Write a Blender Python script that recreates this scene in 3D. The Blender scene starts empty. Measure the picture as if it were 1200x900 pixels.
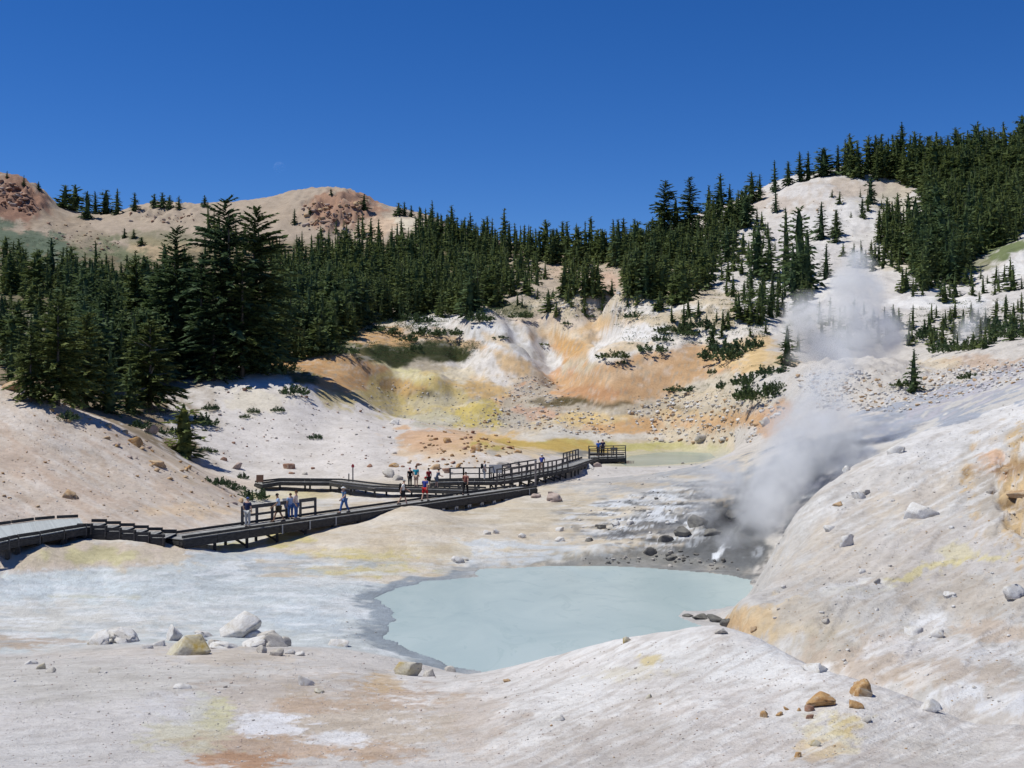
import bpy, bmesh, math, random
import numpy as np
from mathutils import Vector, Matrix, Euler

C = bpy.context.scene.collection
SC = bpy.context.scene
F = 1413.0          # focal length in pixels of a 1200 wide picture
CAMZ = 10.0         # the eye is 10 m above the mud pool
RNG = np.random.default_rng(11)
random.seed(11)

# ------------------------------------------------------------------ camera, sky, sun
cam_d = bpy.data.cameras.new('camera'); cam = bpy.data.objects.new('camera', cam_d); C.objects.link(cam)
cam.location = (0, 0, CAMZ); cam.rotation_euler = (math.pi / 2, 0, 0)
cam_d.sensor_width = 36.0; cam_d.lens = F / 1200 * 36.0
cam_d.clip_start = 0.2; cam_d.clip_end = 30000
SC.camera = cam

SUN_EL, SUN_AZ = math.radians(63), math.radians(-91)     # azimuth from +Y towards +X: the sun stands to the left
w = bpy.data.worlds.new('World'); SC.world = w; w.use_nodes = True
nt = w.node_tree; nt.nodes.clear()
sky = nt.nodes.new('ShaderNodeTexSky'); sky.sky_type = 'NISHITA'; sky.sun_disc = False
sky.sun_elevation = SUN_EL; sky.sun_rotation = SUN_AZ
sky.altitude = 2500; sky.air_density = 0.9; sky.dust_density = 0.0; sky.ozone_density = 6.0
hs = nt.nodes.new('ShaderNodeHueSaturation'); hs.inputs['Saturation'].default_value = 1.26; hs.inputs['Hue'].default_value = 0.511
bg = nt.nodes.new('ShaderNodeBackground'); bg.inputs[1].default_value = 0.098
wo = nt.nodes.new('ShaderNodeOutputWorld')
nt.links.new(sky.outputs[0], hs.inputs['Color']); nt.links.new(hs.outputs[0], bg.inputs[0]); nt.links.new(bg.outputs[0], wo.inputs[0])

sl = bpy.data.lights.new('sun', 'SUN'); sl.energy = 4.0; sl.angle = math.radians(0.5); sl.color = (1.0, 0.985, 0.90)
sun = bpy.data.objects.new('sun', sl); C.objects.link(sun)
sdir = Vector((math.sin(SUN_AZ) * math.cos(SUN_EL), math.cos(SUN_AZ) * math.cos(SUN_EL), math.sin(SUN_EL)))
sun.rotation_euler = sdir.to_track_quat('Z', 'Y').to_euler()
sun.location = (-60, 20, 90)

SC.view_settings.view_transform = 'Standard'; SC.view_settings.look = 'None'
SC.view_settings.exposure = 0.14; SC.view_settings.gamma = 1.0
SC.render.engine = 'CYCLES'
SC.cycles.max_bounces = 6; SC.cycles.diffuse_bounces = 3; SC.cycles.volume_bounces = 4
SC.cycles.transparent_max_bounces = 12
SC.cycles.use_denoising = True
SC.cycles.volume_step_rate = 2.0; SC.cycles.volume_max_steps = 96

# ------------------------------------------------------------------ helpers
def W(px, py, d):
    """the world point seen at picture point (px, py) at depth d"""
    return Vector(((px - 600.0) / F * d, d, CAMZ - (py - 450.0) / F * d))

def to_px(p): return 600 + F * p[0] / p[1], 450 + F * (CAMZ - p[2]) / p[1]

def tag(o, label=None, cat=None, group=None, kind=None):
    if label: o['label'] = label
    if cat: o['category'] = cat
    if group: o['group'] = group
    if kind: o['kind'] = kind
    return o

def mesh_obj(name, me, parent=None, loc=None):
    o = bpy.data.objects.new(name, me); C.objects.link(o)
    if parent: o.parent = parent
    if loc is not None: o.location = loc
    return o

def empty(name, loc=(0, 0, 0), rz=0.0):
    o = bpy.data.objects.new(name, None); C.objects.link(o)
    o.location = loc; o.rotation_euler = (0, 0, rz); o.empty_display_size = 0.3
    return o

def np_mesh(name, verts, tris, mat=None, smooth=False, colors=None):
    """mesh from arrays: (n,3) vertices and (m,3) or (m,4) faces"""
    verts = np.asarray(verts, np.float32); tris = np.asarray(tris, np.int32)
    me = bpy.data.meshes.new(name)
    k = tris.shape[1]
    me.vertices.add(len(verts)); me.vertices.foreach_set('co', verts.ravel())
    me.loops.add(tris.size); me.loops.foreach_set('vertex_index', tris.ravel())
    me.polygons.add(len(tris)); me.polygons.foreach_set('loop_start', np.arange(0, tris.size, k, dtype=np.int32))
    me.polygons.foreach_set('loop_total', np.full(len(tris), k, np.int32))
    if smooth: me.polygons.foreach_set('use_smooth', np.ones(len(tris), bool))
    me.update(calc_edges=True)
    if colors is not None:
        a = me.color_attributes.new('Col', 'FLOAT_COLOR', 'POINT')
        c = np.ones((len(verts), 4), np.float32); c[:, :3] = colors
        a.data.foreach_set('color', c.ravel())
    if mat: me.materials.append(mat)
    return me

def bm_mesh(name, bm, mat=None, smooth=False):
    me = bpy.data.meshes.new(name); bm.to_mesh(me); bm.free()
    if mat: me.materials.append(mat)
    if smooth:
        for p in me.polygons: p.use_smooth = True
    return me

def lin(c):
    c = np.asarray(c, float) / 255.0
    return np.where(c <= 0.04045, c / 12.92, ((c + 0.055) / 1.055) ** 2.4)

def ss(a, b, x):
    t = np.clip((x - a) / (b - a), 0, 1); return t * t * (3 - 2 * t)

def perlin(x, y, seed=0):
    x = np.asarray(x, float); y = np.asarray(y, float)
    xi = np.floor(x).astype(np.int64); yi = np.floor(y).astype(np.int64)
    fx = x - xi; fy = y - yi
    def g(ix, iy, dx, dy):
        h = (ix * 374761393 + iy * 668265263 + seed * 974634777) & 0xffffffff
        h = ((h ^ (h >> 13)) * 1274126177) & 0xffffffff
        h = h ^ (h >> 16)
        a = (h & 0xffff) / 65536.0 * 2 * math.pi
        return np.cos(a) * dx + np.sin(a) * dy
    u = fx * fx * fx * (fx * (fx * 6 - 15) + 10); v = fy * fy * fy * (fy * (fy * 6 - 15) + 10)
    a = g(xi, yi, fx, fy) * (1 - u) + g(xi + 1, yi, fx - 1, fy) * u
    b = g(xi, yi + 1, fx, fy - 1) * (1 - u) + g(xi + 1, yi + 1, fx - 1, fy - 1) * u
    return (a * (1 - v) + b * v) * 1.5

def fbm(x, y, seed=0, octv=4, gain=0.5):
    s = 0; a = 1.0
    for k in range(octv):
        s = s + a * perlin(x * 2 ** k + 17.3 * k, y * 2 ** k - 9.1 * k, seed + k); a *= gain
    return s

def ridged(x, y, seed=0, octv=4):
    s = 0; a = 1.0
    for k in range(octv):
        s = s + a * (1 - 2 * np.abs(perlin(x * 2 ** k + 5.7 * k, y * 2 ** k + 3.1 * k, seed + k))); a *= 0.5
    return s

def in_poly(px, py, poly):
    px = np.asarray(px, float); py = np.asarray(py, float); r = np.zeros(px.shape, bool)
    n = len(poly)
    for i in range(n):
        x0, y0 = poly[i]; x1, y1 = poly[(i + 1) % n]
        if y0 == y1: continue
        c = ((y0 > py) != (y1 > py)) & (px < (x1 - x0) * (py - y0) / (y1 - y0) + x0)
        r ^= c
    return r

def seg_dist(px, py, poly):
    """unsigned distance to the outline of a closed polygon"""
    best = np.full(np.shape(px), 1e9)
    n = len(poly)
    for i in range(n):
        x0, y0 = poly[i]; x1, y1 = poly[(i + 1) % n]
        dx, dy = x1 - x0, y1 - y0; L = dx * dx + dy * dy + 1e-9
        t = np.clip(((px - x0) * dx + (py - y0) * dy) / L, 0, 1)
        best = np.minimum(best, np.hypot(px - x0 - t * dx, py - y0 - t * dy))
    return best

# ------------------------------------------------------------------ terrain shape
CP = []      # (px, depth, py)
def P(*pts):
    for px, py, d in pts: CP.append((px, d, py))
def Z(*pts):
    for px, z, d in pts: CP.append((px, d, 450 + F * (CAMZ - z) / d))

# near ground
for q in (-560, -200, 100, 350, 600, 850, 1100, 1400, 1760):
    Z((q, 8.35, 1.2), (q, 8.3, 3.0), (q, 7.3, 7.5))
P((-500, 960, 14), (-200, 905, 16), (0, 900, 16), (150, 900, 16), (300, 900, 16), (450, 903, 15.5), (600, 900, 15), (750, 898, 14.5), (900, 900, 14), (1050, 900, 14), (1200, 905, 14), (1500, 930, 14))
# foreground bank, left
P((-300, 830, 24), (0, 830, 24), (150, 828, 24), (300, 830, 24), (420, 828, 24.5), (500, 832, 23.5), (560, 835, 22), (-300, 775, 36), (0, 790, 31), (150, 785, 32), (300, 787, 31.5), (430, 785, 33), (480, 800, 30), (0, 764, 42), (120, 757, 43), (200, 758, 42), (300, 757, 42), (380, 755, 43.5), (440, 758, 44.5), (-300, 750, 45))
# foreground ridge, centre and right
P((600, 830, 21), (700, 830, 19.5), (820, 830, 17.8), (920, 840, 17), (1050, 862, 16), (1150, 880, 15.5))
P((640, 790, 27), (700, 775, 26), (800, 775, 22.5), (880, 790, 20.5))
P((590, 788, 36), (650, 766, 32), (690, 757, 30), (720, 749, 28.5), (770, 740, 27), (810, 740, 27), (850, 743, 26.5), (900, 762, 25), (950, 785, 23), (1000, 806, 21), (1050, 826, 20), (1100, 843, 19), (1200, 862, 18), (1400, 900, 17))
Z((600, -0.3, 42), (650, 0.6, 39), (720, 0.6, 38.5), (800, 0.5, 39), (850, 0.6, 37), (900, 1.2, 31), (950, 1.6, 28.5), (1000, 2.4, 25.5), (1050, 2.6, 23.5), (1100, 2.5, 22), (1200, 2.3, 21), (1400, 2.5, 20))
# right slope
P((960, 795, 30.5), (1000, 812, 27.5), (1060, 820, 26), (1100, 832, 24.5), (1200, 845, 23), (1400, 850, 22))
P((870, 742, 36.5), (860, 722, 38.5), (900, 705, 39), (960, 702, 36.5), (1000, 703, 36), (930, 750, 34), (1000, 760, 32), (1100, 770, 29.5), (1200, 780, 27.5), (1400, 790, 26))
P((900, 685, 46), (940, 682, 42), (1000, 680, 40), (1100, 690, 37), (1200, 690, 34.5), (1400, 680, 33))
P((920, 660, 49), (960, 640, 47), (1000, 620, 48), (1100, 600, 47), (1150, 620, 43), (1200, 640, 39.5), (1400, 600, 38))
P((1000, 580, 53.5), (1050, 550, 55), (1100, 540, 56), (1200, 500, 58), (1200, 560, 48.5), (1150, 560, 51), (1400, 430, 60))
P((882, 690, 52), (905, 648, 53), (928, 614, 54.5), (960, 580, 56), (1000, 549, 59), (1060, 517, 64), (1120, 489, 72), (1200, 450, 84), (1400, 370, 90))
Z((905, 0.9, 58), (930, 1.3, 61), (960, 2.2, 65), (1000, 3.8, 69), (1060, 6.0, 76), (1120, 8.0, 84))
# pool surroundings, grey flat on the left
for q, z in ((-300, .5), (0, .3), (120, .3), (230, .25), (340, .2)):
    Z((q, z - .1, 48), (q, z, 53), (q, z + .15, 57))
Z((420, .12, 52), (420, .15, 58), (540, -.5, 50), (540, -.6, 55), (650, -.6, 50), (650, -.6, 58), (760, -.6, 50), (760, -.6, 60), (820, -.5, 56), (850, -.4, 60), (840, -.3, 48), (840, .2, 52.5))
Z((300, .45, 65), (380, .45, 66), (460, .3, 65), (520, .25, 66), (600, .2, 67.5), (660, .3, 67.5), (700, .9, 69))
Z((-300, 1.6, 56), (0, 1.8, 58.6), (-60, 1.8, 57.5), (50, 1.9, 60.4), (100, 1.75, 62.8), (150, 1.6, 62.8), (200, 1.25, 63.8), (240, .95, 65.3), (270, .6, 67), (-100, 1.2, 54), (50, 1.4, 64), (0, 1.5, 62), (120, 1.6, 66))
# far bank of the pool with the fumarole
P((760, 655, 68), (800, 665, 66), (840, 660, 66), (870, 655, 66), (700, 640, 71), (760, 625, 72), (800, 612, 73), (840, 620, 70.5), (870, 615, 71), (880, 590, 76), (840, 590, 77), (800, 590, 79), (760, 600, 80), (880, 560, 82), (920, 540, 82), (960, 515, 88), (1000, 500, 92), (1050, 488, 95), (1100, 470, 98), (1200, 430, 105), (840, 560, 88), (780, 575, 90))
# middle ground under the boardwalks
Z((560, .7, 76), (620, .9, 85), (680, .9, 84), (680, 1.2, 92), (450, 1.15, 74), (400, 1.0, 70), (340, .7, 70), (470, 1.75, 80), (500, 1.6, 83), (530, 1.0, 84), (290, .6, 71), (250, .7, 69), (600, 1.0, 92), (420, .9, 82), (400, .75, 90), (470, .8, 92), (540, .9, 96), (330, .8, 82), (270, .9, 77), (350, .7, 97), (350, .75, 103), (460, .8, 101), (560, .9, 103), (640, 1.2, 101), (720, 1.4, 104), (620, 1.2, 110), (680, 1.35, 120), (760, 1.8, 110), (800, 1.5, 120), (730, 1.4, 130), (830, 3.0, 105))
# slope at the left edge behind the boardwalk
Z((-60, 2.6, 65), (0, 2.4, 66.5), (60, 2.5, 70), (120, 2.2, 71), (170, 1.8, 73), (220, 1.4, 76), (-400, 4.0, 60), (-400, 12, 85))
P((0, 668, 56.6), (-60, 674, 55.6), (50, 652, 59.4), (0, 690, 55.0), (60, 676, 57.6))
P((0, 540, 80), (60, 545, 81), (120, 560, 82), (180, 575, 83), (0, 500, 87), (80, 515, 88), (140, 530, 89), (-100, 440, 95))
P((0, 454, 95), (60, 470, 95), (130, 499, 95), (165, 519, 95), (200, 539, 95), (235, 560, 93), (265, 580, 91), (290, 594, 90))
P((0, 462, 106), (70, 478, 106), (130, 496, 108), (200, 528, 108), (240, 550, 108), (280, 565, 106))
# white slope behind the far boardwalk
P((330, 562, 110), (400, 558, 112), (300, 548, 116), (260, 520, 122), (350, 530, 124), (430, 530, 122), (240, 480, 133), (300, 480, 136), (370, 490, 138), (430, 505, 134), (240, 445, 146), (300, 440, 148), (350, 447, 147), (400, 478, 146), (450, 502, 140), (470, 520, 128), (520, 513, 128), (570, 512, 130), (610, 525, 128), (500, 545, 115), (570, 545, 115), (640, 538, 122))
Z((350, 11, 156), (420, 8.4, 156), (480, 5.5, 152), (540, 3.6, 146), (600, 2.5, 142), (660, 2.2, 138))
# coloured bowl
P((470, 492, 164), (560, 498, 163), (640, 503, 155), (690, 515, 152), (440, 460, 172), (520, 465, 176), (600, 475, 178), (660, 478, 170), (390, 435, 168), (360, 432, 164), (400, 415, 185), (470, 425, 192), (540, 430, 196), (600, 440, 195), (440, 390, 205), (510, 395, 212), (560, 400, 216), (620, 415, 210), (420, 385, 208), (550, 372, 238), (610, 385, 232), (640, 360, 262), (600, 355, 262), (700, 345, 280), (640, 425, 206), (665, 440, 192))
P((690, 470, 172), (700, 440, 178), (740, 425, 184), (780, 412, 188), (820, 395, 192), (850, 388, 194), (760, 455, 176), (830, 450, 174), (720, 400, 214), (735, 382, 222), (770, 380, 222), (690, 395, 226), (670, 388, 236), (655, 395, 232), (700, 375, 246), (660, 372, 250), (800, 372, 232), (730, 355, 262), (780, 352, 262))
P((780, 500, 163), (760, 521, 153), (800, 521, 152), (830, 517, 148), (860, 490, 146), (820, 475, 160), (905, 480, 136), (900, 520, 116), (860, 530, 118), (950, 500, 112), (1000, 470, 116), (890, 455, 142), (900, 432, 152), (870, 440, 152))
# bench with the boulders and the hidden hollow with the second vent
P((950, 428, 142), (1000, 425, 142), (1050, 425, 142), (1100, 432, 138), (980, 450, 126), (1060, 450, 124), (1130, 450, 118), (1200, 415, 125), (1200, 405, 140), (1120, 425, 140), (1300, 390, 130))
Z((960, 11.0, 158), (1010, 10.5, 160), (1060, 11.5, 160))
P((950, 415, 180), (1000, 408, 184), (1060, 405, 184), (1120, 405, 176), (1200, 390, 176), (900, 405, 182), (1000, 385, 210), (1100, 375, 210), (1200, 362, 210), (1300, 350, 210))
# right hill
P((860, 365, 236), (900, 350, 262), (960, 345, 255), (1040, 350, 244), (1080, 348, 244), (1140, 352, 240), (1200, 332, 250), (1160, 330, 258), (1000, 315, 290), (900, 320, 296), (850, 330, 290), (800, 335, 285), (1080, 310, 292), (1150, 305, 292), (1200, 290, 290), (850, 285, 340), (900, 265, 350), (960, 255, 350), (1040, 255, 350), (1120, 250, 350), (1200, 240, 350))
P((805, 262, 395), (850, 246, 398), (900, 224, 400), (950, 208, 402), (1000, 201, 404), (1060, 205, 402), (1120, 200, 400), (1200, 185, 400), (1400, 150, 400), (1400, 300, 280))
P((1700, 80, 400), (1700, 300, 250))
# saddle and left hill
P((780, 268, 415), (740, 284, 425), (690, 290, 430), (650, 290, 430), (600, 287, 430), (560, 280, 425), (520, 270, 420))
P((700, 318, 350), (640, 325, 340), (580, 330, 330), (760, 310, 340), (540, 345, 300), (480, 350, 296), (420, 355, 280), (360, 360, 265), (300, 365, 240), (500, 308, 370), (440, 310, 370), (380, 320, 350), (320, 320, 320), (500, 374, 245), (450, 376, 232), (380, 395, 205), (340, 415, 180), (330, 395, 198))
P((500, 254, 440), (470, 252, 440), (435, 247, 440), (400, 226, 445), (375, 225, 445), (345, 226, 450), (310, 233, 460), (280, 237, 465), (240, 240, 470), (200, 243, 475), (160, 246, 475), (120, 250, 475), (90, 250, 470), (65, 240, 470), (40, 222, 470), (15, 208, 470), (0, 203, 470), (-100, 185, 470), (-400, 150, 470))
P((400, 265, 415), (340, 270, 410), (280, 275, 410), (200, 280, 410), (140, 285, 410), (80, 270, 420), (30, 250, 430), (0, 240, 430), (-100, 225, 430), (440, 275, 405), (480, 280, 400), (0, 290, 370), (80, 310, 350), (160, 312, 350), (240, 305, 370), (0, 340, 250), (60, 350, 235), (140, 355, 240), (220, 355, 250), (0, 375, 190), (60, 380, 185), (140, 395, 180), (220, 400, 180), (0, 420, 140), (60, 430, 138), (140, 440, 140), (200, 440, 150), (270, 425, 165), (-200, 330, 250), (-200, 400, 140), (-400, 300, 300))
# behind the skyline the ground drops away
for q, yc in ((-560, 150), (-200, 180), (0, 203), (150, 247), (300, 234), (400, 226), (500, 254), (600, 287), (700, 290), (800, 263), (900, 224), (1000, 201), (1200, 185), (1500, 140), (1760, 80)):
    P((q, yc + 40, 540), (q, yc + 110, 680))
for q in (-560, 0, 400, 800, 1200, 1760):
    P((q, 455, 1100), (q, 462, 3000), (q, 458, 6000))

CP = np.array(CP, float)
VS = 5.0
def solve_tps(pts, val, lam=0.002):
    n = len(pts)
    r2 = ((pts[:, None, :] - pts[None, :, :]) ** 2).sum(-1)
    K = np.where(r2 > 0, r2 * np.log(r2 + 1e-12) * 0.5, 0) + lam * np.eye(n)
    Pm = np.hstack([np.ones((n, 1)), pts])
    A = np.zeros((n + 3, n + 3)); A[:n, :n] = K; A[:n, n:] = Pm; A[n:, :n] = Pm.T
    return np.linalg.solve(A, np.concatenate([val, np.zeros(3)]))
_pts = np.column_stack([CP[:, 0] / 100.0, np.log(CP[:, 1]) * VS])
_sol = solve_tps(_pts, CP[:, 2])
def tps(u, v):
    out = np.empty(u.size); u = u.ravel(); v = v.ravel(); n = len(_pts)
    for s in range(0, u.size, 20000):
        a, b = u[s:s + 20000, None], v[s:s + 20000, None]
        r2 = (a - _pts[:, 0]) ** 2 + (b - _pts[:, 1]) ** 2
        out[s:s + 20000] = (r2 * np.log(r2 + 1e-12) * 0.5) @ _sol[:n] + _sol[n] + _sol[n + 1] * u[s:s + 20000] + _sol[n + 2] * v[s:s + 20000]
    return out

def interp_grid(G, cu, cv):
    i = np.clip(np.floor(cu).astype(int), 0, G.shape[1] - 2); j = np.clip(np.floor(cv).astype(int), 0, G.shape[0] - 2)
    a = cu - i; b = cv - j
    return (G[j, i] * (1 - a) + G[j, i + 1] * a) * (1 - b) + (G[j + 1, i] * (1 - a) + G[j + 1, i + 1] * a) * b

# fan shaped grid: columns by bearing, rows by distance
COLS = np.concatenate([np.arange(-560, -40, 14.0), np.arange(-40, 1240, 2.2), np.arange(1240, 1761, 14.0)])
ROWS = np.exp(np.concatenate([np.linspace(math.log(1.2), math.log(13), 50, endpoint=False),
                              np.linspace(math.log(13), math.log(500), 860, endpoint=False),
                              np.linspace(math.log(500), math.log(6000), 40)]))
# the spline is smooth, so it is sampled coarsely and refined
cU = np.arange(-560, 1766, 10.0); cV = np.linspace(math.log(1.2), math.log(6000), 420)
cg = tps(*np.meshgrid(cU / 100.0, cV * VS)).reshape(len(cV), len(cU))
GU, GD = np.meshgrid(COLS, ROWS)
GY = interp_grid(cg, (GU - cU[0]) / 10.0, (np.log(GD) - cV[0]) / (cV[1] - cV[0]))
GX = (GU - 600) / F * GD
GZ = CAMZ - (GY - 450) / F * GD

# pool outlines (world xy on the water level z = 0)
def level_poly(pix, z):
    return [((x - 600) / F * ((CAMZ - z) * F / (y - 450)), (CAMZ - z) * F / (y - 450)) for x, y in pix]
POOL_PX = [(543, 784), (523, 778), (500, 770), (483, 761), (466, 754), (453, 748), (452, 740), (456, 733), (463, 726), (462, 717), (450, 708), (439, 701), (455, 694), (478, 687), (500, 681), (530, 679), (560, 677), (558, 671), (563, 667), (600, 666), (640, 664), (700, 662.5), (767, 666), (800, 669), (850, 673), (878, 679), (884, 692), (872, 706), (850, 714), (826, 716), (805, 716), (797, 722), (806, 729), (822, 734), (842, 742), (842, 765), (760, 790), (660, 795), (600, 795)]
def roughen(poly, step, amp, seed):
    out = []
    for i, (x0, y0) in enumerate(poly):
        x1, y1 = poly[(i + 1) % len(poly)]; n = max(1, int(math.hypot(x1 - x0, y1 - y0) / step))
        for k in range(n):
            x, y = x0 + (x1 - x0) * k / n, y0 + (y1 - y0) * k / n
            out.append((x + amp * float(fbm(x / 1.6, y / 1.6, seed, 4)), y + amp * float(fbm(x / 1.6, y / 1.6, seed + 50, 4))))
    return out
POOL = roughen(level_poly(POOL_PX, 0.0), .35, .28, 81)
POND_PX = [(722, 541), (742, 534), (770, 530.5), (800, 529.5), (832, 531), (838, 536), (822, 541), (790, 544), (752, 546), (735, 546)]
POND_Z = 1.6
POND = level_poly(POND_PX, POND_Z)

def carve(poly, level, X, Y, Zv, wid, rough):
    m = (X > min(p[0] for p in poly) - wid - 2) & (X < max(p[0] for p in poly) + wid + 2) & (Y > min(p[1] for p in poly) - wid - 2) & (Y < max(p[1] for p in poly) + wid + 2)
    x, y, z = X[m], Y[m], Zv[m]
    d = seg_dist(x, y, poly); ins = in_poly(x, y, poly)
    d = d + rough * fbm(x * 1.3, y * 1.3, 77, 3)
    t = ss(0, wid, d)
    out = (level + 0.02 + 0.035 * np.maximum(d, 0)) * (1 - t) + np.maximum(z, level + 0.05) * t
    Zv[m] = np.where(ins, level - 0.04 - np.clip(d, 0, 3) * 0.2, out)

# relief: larger further away, where the hills are big
near = ss(60, 20, GD); mid = ss(30, 60, GD) * ss(140, 100, GD); far = ss(100, 220, GD)
n8 = fbm(GX / 9, GY * 0 + GD / 9, 1, 3); n2 = fbm(GX / 2.2, GD / 2.2, 5, 4); n05 = fbm(GX / 0.55, GD / 0.55, 9, 3)
flat = ss(0.0, 0.9, GZ)        # the wet flats by the pool stay smooth
relief = near * (0.09 * n8 + 0.03 * n2 + 0.012 * n05)
relief += mid * (0.12 * n8 * flat + 0.05 * n2 * (0.3 + 0.7 * flat) + 0.02 * n05)
rg = ridged(GX / 16 + 0.4 * fbm(GX / 20, GD / 20, 31, 2), GD / 34, 21, 4)
relief += far * (1.1 * fbm(GX / 30, GD / 30, 13, 4) + 0.7 * (rg - 0.6) * ss(140, 240, GD) + 0.22 * n2)
bench_m = ss(880, 930, GU) * ss(104, 112, GD) * ss(150, 142, GD)
relief += bench_m * (0.45 * ridged(GX / 4.5, GD / 4.5, 251, 4) - 0.15 + 0.25 * n2)
# rills down the fall line of the two bare slopes
rs_m = ss(860, 930, GU) * ss(24, 30, GD) * ss(66, 58, GD); ls_m = ss(320, 260, GU) * ss(64, 70, GD) * ss(98, 92, GD)
ru = GX * 0.80 - GD * 0.60; rv = GX * 0.60 + GD * 0.80
relief += rs_m * (0.12 * ridged(ru / 1.5 + 0.3 * n8, rv / 9, 231, 4) + 0.05 * fbm(ru / 3, rv / 3, 235, 4))
relief += ls_m * 0.06 * ridged(GD / 2.0 + 0.3 * n8, GX / 12, 241, 4)
# domes and runnels of the altered ground in the bowl: (px, depth, radius across, radius along, height)
for px_, d_, ra, rb, hh in ((738, 218, 9, 6.5, 7.5), (738, 234, 12, 5, -3.0), (660, 224, 5.5, 5.5, 6.0), (660, 236, 8, 4, -2.0), (697, 243, 7, 5, 5.0), (655, 250, 6, 7, 3.5), (620, 246, 5, 6, 2.5), (790, 236, 8, 7, 3.0), (785, 206, 13, 10, 3.5), (735, 184, 12, 10, 2.6), (620, 222, 6, 10, 2.4), (585, 218, 5, 11, 3.6), (552, 222, 4.5, 9, 3.0), (600, 200, 5, 6, 3.2), (565, 170, 5, 4.5, 2.2), (505, 180, 6, 5, 2.2), (440, 182, 7, 6, 1.5), (405, 176, 5, 5, 2.0), (865, 196, 7, 7, 2.2), (850, 226, 9, 8, 2.6),
                            (700, 216, 2.6, 14, -3.6), (645, 214, 2.6, 18, -3.0), (660, 190, 3.5, 14, -2.4), (605, 214, 2.2, 14, -2.2), (812, 196, 3, 12, -1.8), (540, 206, 2.5, 12, -1.8), (470, 178, 2.4, 8, -1.4), (530, 176, 2.4, 8, -1.4)):
    xx = GX - (px_ - 600) / F * d_; yy = GD - d_
    relief += hh * np.exp(-((xx + 0.12 * yy + 1.5 * n8) / ra) ** 2 - (yy / rb) ** 2)
# rocky outcrops on the left skyline and the right cut bank
def blob(cx, cy, rx, ry, dmin, dmax, pw=1.0):
    q = ((GU - cx) / rx) ** 2 + ((GY - cy) / ry) ** 2
    return np.clip(1 - q, 0, 1) ** pw * (GD > dmin) * (GD < dmax)
crag = blob(25, 232, 45, 30, 380, 480) + blob(395, 245, 60, 28, 380, 470) + 0.6 * blob(190, 252, 60, 14, 380, 480)
relief += np.clip(crag, 0, 1) * 2.6 * (ridged(GX / 7, GD / 9, 41, 4) - 0.4)
scar = blob(1208, 572, 50, 66, 36, 62, 1.0)
scar_n = np.clip(scar * 1.6, 0, 1)
relief += -ss(0, 1, scar_n) * 0.5 + scar_n * 0.5 * (np.round(2.2 * fbm(GX / 2.4, GD / 3.2 + GZ / 2, 51, 4)) / 1.6 + 0.3 * ridged(GX / 1.1, GD / 1.4, 57, 3))
cliff = blob(800, 648, 110, 26, 64, 74)
relief += cliff * (0.14 * ridged(GX / 1.8, GD / 1.4, 61, 4) - 0.07)
lava = blob(800, 605, 120, 50, 66, 92)
relief += lava * 0.2 * np.round(3 * fbm(GX / 2.6 + GD / 5, GD / 1.6, 63, 3)) / 3
vent = blob(848, 611, 26, 13, 66, 75)
relief -= vent * 0.9
GZ = GZ + relief
carve(POOL, 0.0, GX, GD, GZ, 2.2, 0.3)
carve(POND, POND_Z, GX, GD, GZ, 5.0, 0.3)
GY = 450 + F * (CAMZ - GZ) / GD

def ground(x, y):
    x = np.atleast_1d(np.asarray(x, float)); y = np.atleast_1d(np.asarray(y, float))
    cu = np.interp(600 + F * x / y, COLS, np.arange(len(COLS))); cv = np.interp(np.log(y), np.log(ROWS), np.arange(len(ROWS)))
    return interp_grid(GZ, cu, cv)

def gz(x, y): return float(ground(x, y)[0])

def hit(px, py, dmin=5.0):
    """the first point of the ground seen at a picture point, or None"""
    i = int(np.clip(np.interp(px, COLS, np.arange(len(COLS))) + 0.5, 0, len(COLS) - 1))
    j0 = int(np.searchsorted(ROWS, dmin))
    k = np.nonzero(GY[j0:, i] <= py)[0]
    if len(k) == 0 or ROWS[j0 + k[0]] > 520: return None
    j = j0 + k[0]
    d = ROWS[j]
    if j > j0:
        a, b = GY[j - 1, i], GY[j, i]
        if a > b: d = ROWS[j - 1] + (ROWS[j] - ROWS[j - 1]) * (a - py) / (a - b)
    x = (px - 600) / F * d
    return Vector((x, d, gz(x, d)))

# ------------------------------------------------------------------ node helpers
def new_mat(name, base=(.5, .5, .5), rough=0.9, spec=0.2):
    m = bpy.data.materials.new(name); m.use_nodes = True
    b = m.node_tree.nodes['Principled BSDF']
    b.inputs['Base Color'].default_value = (*base, 1); b.inputs['Roughness'].default_value = rough
    b.inputs['Specular IOR Level'].default_value = spec
    return m, m.node_tree, b

def noise_node(t, scale, detail=4, rough=0.55, vec=None, dist=0.0):
    n = t.nodes.new('ShaderNodeTexNoise'); n.inputs['Scale'].default_value = scale
    n.inputs['Detail'].default_value = detail; n.inputs['Roughness'].default_value = rough; n.inputs['Distortion'].default_value = dist
    if vec is not None: t.links.new(vec, n.inputs['Vector'])
    return n

def ramp_node(t, fac, stops):
    r = t.nodes.new('ShaderNodeValToRGB'); e = r.color_ramp.elements
    while len(e) < len(stops): e.new(0.5)
    for k, (p, c) in enumerate(stops):
        e[k].position = p; e[k].color = (*c, 1) if not isinstance(c, (int, float)) else (c, c, c, 1)
    t.links.new(fac, r.inputs[0]); return r

def mix_node(t, a, b, fac, mode='MIX'):
    n = t.nodes.new('ShaderNodeMix'); n.data_type = 'RGBA'; n.blend_type = mode
    for sock, v in ((n.inputs[0], fac), (n.inputs[6], a), (n.inputs[7], b)):
        if hasattr(v, 'links'): t.links.new(v, sock)
        elif isinstance(v, (int, float)): sock.default_value = v if sock.type == 'VALUE' else (v, v, v, 1)
        else: sock.default_value = (*v, 1)
    return n.outputs[2]

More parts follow.
